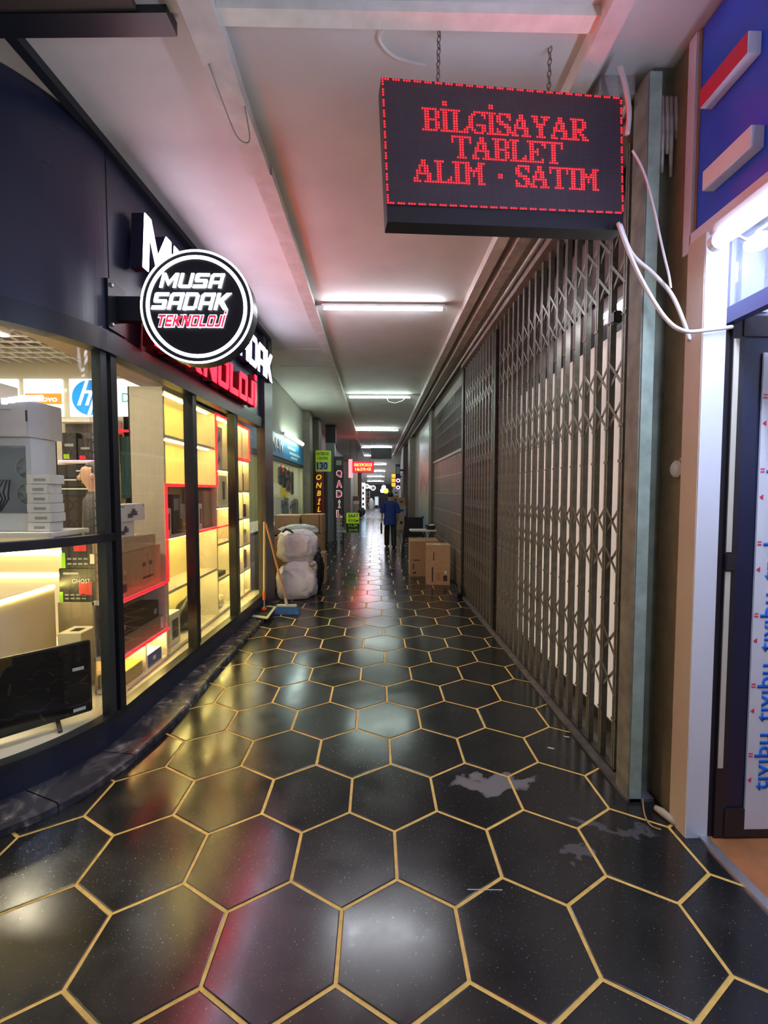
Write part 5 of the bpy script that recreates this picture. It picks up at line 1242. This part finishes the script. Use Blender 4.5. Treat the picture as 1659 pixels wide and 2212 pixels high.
# ---- signs along the left
def upright_sign(name, label, px0, px1, py0, py1, Y, m, thick=.08):
    a = ony(px0,py1,Y); b = ony(px1,py0,Y); t = thing(name, ((a.x+b.x)/2,Y,a.z), label, 'sign')
    MB().bbox(((a.x+b.x)/2,Y+thick/2,(a.z+b.z)/2), (b.x-a.x,thick,b.z-a.z), .008).build('panel', m, t); return t, a, b
def sface(a, b, u, v, Y, off=.004): return frame(Vector((a.x+(b.x-a.x)*u, Y-off, a.z+(b.z-a.z)*v)), (1,0,0), (0,0,1))
t, a, b = upright_sign('notice_sign', 'lime green sign with the number 130 on the left pillar', 682,713,973,1018, 12.5, emis('lime_panel', (.45,.75,.03), .07, (.38,.58,.04)), .255)
W_s, H_s = b.x-a.x, b.z-a.z
MB().box(a.x+.02,b.x-.05,12.495,12.5,a.z+.03,a.z+H_s*.46).build('pale_field', mat('pale_field', (.60,.62,.58), .5), t)
text('lettering', 'NOTEBOOK', sface(a,b,.5,.84,12.5), H_s*.15, M_ink, t, .002, W_s*.85, .02); text('lettering', 'CENTRI', sface(a,b,.48,.62,12.5), H_s*.14, M_ink, t, .002, W_s*.72, .02)
text('lettering', '130', sface(a,b,.45,.26,12.5,.008), H_s*.34, mat('navy_print', (.03,.05,.22), .5), t, .002, W_s*.74, .03)
t, a, b = upright_sign('vertical_sign', 'narrow dark red vertical sign with yellow letters under the lime sign', 681,697,1020,1111, 12.5, mat('dark_red_panel', (.30,.012,.015), .45), .255)
for k, ch in enumerate('ONBİL'): text('letter', ch, sface(a,b,.5,.88-.19*k,12.5), .15 if ch != 'İ' else .19, emis('yellow_print', (.85,.65,.02), .25, (.75,.6,.05)), t, .002, None, .02, .2)
t, a, b = upright_sign('vertical_sign', 'tall dark vertical sign with red and white letters standing at the left', 723,742,986,1173, 13.8, mat('slate_panel', (.085,.09,.11), .4))
MB().box(a.x+.0,a.x+.02,13.79,13.8,a.z,b.z).build('edge_left', M_pk, t); MB().box(b.x-.02,b.x,13.79,13.8,a.z,b.z).build('edge_right', M_pk, t)
M_dr = emis('deep_red', (.75,.004,.02), .22, (.50,.01,.03))
for k, ch in enumerate('QADİL'):
    v = .80-.115*k
    text('letter_outline', ch, sface(a,b,.52,v,13.8,.003), .235 if ch != 'İ' else .27, emis('outline_white', (1,.95,.95), .22), t, .002, .19 if ch != 'İ' else .075, .05)
    text('letter', ch, sface(a,b,.52,v,13.8,.006), .20 if ch != 'İ' else .245, M_dr, t, .002, .155 if ch != 'İ' else .05, .02)
MB().box(a.x+.06,b.x-.06,13.792,13.8,a.z+(b.z-a.z)*.90,a.z+(b.z-a.z)*.955).build('icon', M_pw, t)
for k, m_ in enumerate((mat('pinkish',(.55,.36,.34),.5),mat('pinkish2',(.6,.42,.40),.5),mat('bluish',(.35,.40,.62),.5),mat('bluish2',(.42,.46,.66),.5),mat('bluish3',(.40,.45,.60),.5),M_pg)):
    MB().box(a.x+.05,b.x-.05,13.793,13.8,a.z+(b.z-a.z)*(.255-.045*k),a.z+(b.z-a.z)*(.29-.045*k)).build('small_print', m_, t)
struct(MB().box(-1.62,-1.32,14.1,14.4,0,3.2).build('wall_pillar_left_e', mat('pale_blue_grey', (.42,.46,.50), .5)))
struct(MB().box(-1.62,-1.30,14.1,14.5,3.2,CZ-.01).build('wall_pillar_left_f', mat('dark_head', (.06,.05,.06), .6)))
t, a, b = upright_sign('red_light_box', 'glowing red and white light box left of the red clock', 753,761,992,1032, 18.2, emis('red_white_glow', (1,.22,.25), .6))
MB().tube([((a.x+b.x)/2,18.24,b.z),((a.x+b.x)/2,18.24,CZ)], .01, 6).build('hanger', M_chain, t)
t, a, b = upright_sign('price_board', 'lime green board with black lettering on the glass counter', 748,776,1108,1150, 11.4, emis('lime_board', (.45,.75,.02), .06, (.36,.56,.03)), .03)
W_s, H_s = b.x-a.x, b.z-a.z
MB().box(a.x,b.x,11.396,11.4,a.z,a.z+H_s*.46).build('dark_field', M_pk, t)
for body, v, m_ in (('SAAT',.86,M_ink),('ETSİM',.62,M_ink),('KLİK',.36,M_gn),('SERVİS',.13,M_gn)): text('lettering', body, sface(a,b,.55,v,11.4,.008), H_s*.17, m_, t, .002, W_s*.75, .02)
gc = thing('glass_counter', (-.85,11.6,0), 'small glass display counter holding the lime board', 'counter')
for x in (-1.0,-.48):
    for y_ in (11.45,11.95): MB().box(x-.015,x+.015,y_-.015,y_+.015,0,1.0).build('leg', M_alu, gc)
MB().box(-1.02,-.46,11.43,11.97,.98,1.0).build('top', M_glass, gc); MB().box(-1.02,-.46,11.43,11.97,.55,.565).build('shelf', M_alu, gc); MB().box(-1.0,-.48,11.448,11.454,.565,.98).build('front_pane', M_glass, gc)
for i, (x, c_) in enumerate(((-.9,M_pg),(-.75,M_pw),(-.6,M_bl))): pbox('device', ['grey gadget in the glass counter, left','white gadget in the glass counter, middle','blue gadget in the glass counter, right'][i], (x-.05,x+.05,11.6,11.75,.566,.66), c_, 'device')
# glass case with blue glow
cs = thing('shop_display', (-1.5,15.3,0), 'pale glass shop display glowing beyond the tall dark sign', 'display')
MB().box(-1.90,-1.28,15.0,16.4,.0,.9).build('base', M_pg, cs); MB().box(-1.90,-1.28,15.0,16.4,.9,2.3).build('case', emis('pale_glow', (.75,.85,1.0), .35), cs); MB().box(-1.90,-1.25,14.98,16.42,2.3,2.55).build('head', M_dk, cs)
# ---- far end of the corridor
struct(MB().box(-2.0,-1.02,31.5,32.0,0,3.1).build('wall_pillar_left_g', mat('far_brown', (.11,.06,.03), .6)))
t, a, b = upright_sign('vertical_light_sign', 'pale blue glowing vertical sign near the far end on the left', 780,789,1043,1101, 33.0, emis('pale_blue_glow', (.45,.75,1.0), 1.1))
MB().box((a.x+b.x)/2-.05,(a.x+b.x)/2+.05,33.0,33.08,0,a.z+.05).build('foot', M_black, t)
for k in range(4): MB().box(a.x+.08,b.x-.08,32.99,33.0,a.z+.3+.42*k,a.z+.52+.42*k).build('red_letter', M_rd if k == 3 else M_dk, t)
def disc_sign(label, px0, py0, Y, r, m, ringm=None):
    c = ony(px0, py0, Y); t = thing('disc_sign', (c.x,Y,c.z), label, 'sign')
    MB().lathe([(r,0),(r,.08)], c, 28, 'y').build('disc', m, t)
    if ringm:
        n = 28; vs = []; fs = []
        for k in range(n):
            a_ = 2*PI*k/n
            for rr, yy in ((r*.72,-.01),(r*1.0,-.01),(r*1.0,.01),(r*.72,.01)): vs.append((c.x+rr*math.cos(a_), c.y+yy, c.z+rr*math.sin(a_)))
        for k in range(n):
            for j_ in range(4): fs.append((4*k+j_,4*k+(j_+1)%4,4*((k+1)%n)+(j_+1)%4,4*((k+1)%n)+j_))
        MB().add(vs, fs).build('lit_ring', ringm, t)
    MB().tube([(c.x,Y+.04,c.z+r*.95),(c.x,Y+.04,CZ-max(0,(Y-25.9))*(CZ-2.15)/16.1+.01)], .015, 6).build('hanger', M_chain, t)
    return t
M_gw = emis('far_white', (1,.98,.95), 2.0)
disc_sign('yellow glowing disc sign beside the head of the walking person', 833.5,1060.5, 29.5, .175, emis('far_yellow', (1,.62,.0), 1.2))
disc_sign('white glowing disc sign left of the yellow disc', 826,1060, 31.0, .15, M_gw)
disc_sign('violet ringed disc sign above the yellow disc', 829,1053, 32.5, .17, emis('far_violet', (.35,.35,.9), .8), M_gw)
disc_sign('white ringed grey disc sign at the far left', 792.5,1050.5, 34.0, .17, mat('disc_grey', (.4,.4,.35), .5), M_gw)
disc_sign('small white disc sign right of the ringed disc', 799,1052, 35.0, .12, M_gw)
disc_sign('dim grey disc sign hanging in the middle of the far end', 806,1054, 37.0, .22, mat('disc_grey2', (.35,.33,.36), .5), emis('dim_ring', (.8,.7,.8), .8))
t, a, b = upright_sign('vertical_sign', 'purple vertical sign with two pink rings on the right pillars', 854.5,865,1003,1058, 19.4, mat('purple_panel', (.10,.06,.18), .4))
for k, py_ in enumerate((1038,1053)):
    c = ony(860, py_, 19.4); n = 24; vs = []; fs = []
    for q in range(n):
        a_ = 2*PI*q/n
        for rr, yy in ((.055,-.02),(.085,-.02),(.085,-.002),(.055,-.002)): vs.append((c.x+rr*math.cos(a_), c.y+yy, c.z+rr*math.sin(a_)))
    for q in range(n):
        for j_ in range(4): fs.append((4*q+j_,4*q+(j_+1)%4,4*((q+1)%n)+(j_+1)%4,4*((q+1)%n)+j_))
    MB().add(vs, fs).build('pink_ring', emis('pink_ring', (1,.6,.75), 1.0), t)
MB().box(b.x-.05,1.3,19.42,19.62,b.z-.3,b.z-.22).build('bracket', M_black, t); MB().box(a.x+.03,b.x-.03,19.39,19.4,b.z-.42,b.z-.1).build('pale_print', mat('mint', (.5,.65,.6), .5), t)
t, a, b = upright_sign('orange_sign', 'orange panelled sign beyond the purple sign', 846,855,1024,1051, 24.0, emis('far_orange', (.9,.45,.03), .5, (.7,.4,.05)))
for k in (1,2): MB().box(a.x,b.x,23.99,24.0,a.z+(b.z-a.z)*k/3-.02,a.z+(b.z-a.z)*k/3+.02).build('dark_bar', M_pk, t)
MB().box(b.x-.02,1.55,24.0,24.08,b.z-.2,b.z-.1).build('arm', M_black, t)
for i, (y_, x0_, x1_, zs) in enumerate(((18.2,.92,1.28,(.62,.40,.34)),(22.5,.86,1.24,(.5,.45,.45,.30)))):
    z_ = 0
    for k, h_ in enumerate(zs):
        pbox('carton', 'carton %s from the floor in the %s stack along the right wall' % (SL[k], ('nearer','farther')[i]), (x0_+.02*(k%2),x1_-.03*((k+1)%2),y_,y_+.5,z_,z_+h_), (M_card2,M_pg,M_card,M_pw)[k], 'box', [('y-',.3,.4,.7,.6,M_ink)]); z_ += h_+.002
z_ = 0
for k, h_ in enumerate((.55,.22,.22,.30)):
    pbox('carton', 'carton %s from the floor beside the pale left pillar' % SL[k], (-1.48,-1.12-.03*(k%2),28.6,29.1,z_,z_+h_), (M_pg,M_yw,M_pw,mat('far_brown_box',(.18,.12,.08),.6))[k], 'box'); z_ += h_+.002
for i, (x, y_) in enumerate(((-.98,27.5),(-.86,29.0))):
    blob('dark_bundle', ['nearer dark bundle on the floor at the far left','farther dark bundle on the floor at the far left'][i], 'bundle', (x,y_,0), (.16,.2,.28), M_pk, .3, 2, 3, 30+i)
ld = thing('step_ladder', (-.62,36,0), 'pale wooden step ladder standing open near the far end', 'ladder')
for s_ in (-.16,.16):
    MB().beam((-.62+s_,35.7,0),(-.62+s_*.7,36,1.65),.04,.03).build('rail', M_wood, ld); MB().beam((-.62+s_,36.4,0),(-.62+s_*.7,36.03,1.62),.03,.03).build('prop', M_wood, ld)
for k in range(5): MB().box(-.76,-.48,35.74+.055*k,35.80+.055*k,.28+.3*k,.31+.3*k).build('rung', M_wood, ld)
blob('white_sacks', 'pile of pale sacks near the far door', 'sacks', (-.38,38,0), (.25,.3,.55), M_bag1, .3, 2, 3, 40)
d2 = struct(MB().box(-.12,.30,41.14,41.2,0,1.14).build('door_2', mat('far_door_frame', (.55,.58,.66), .4)))
MB().box(-.06,.24,41.12,41.15,.30,1.06).build('pane', emis('far_door_glow', (.5,.55,.65), .35), d2); MB().box(-.06,.24,41.11,41.14,.03,.28).build('kick_plate', M_pk, d2)
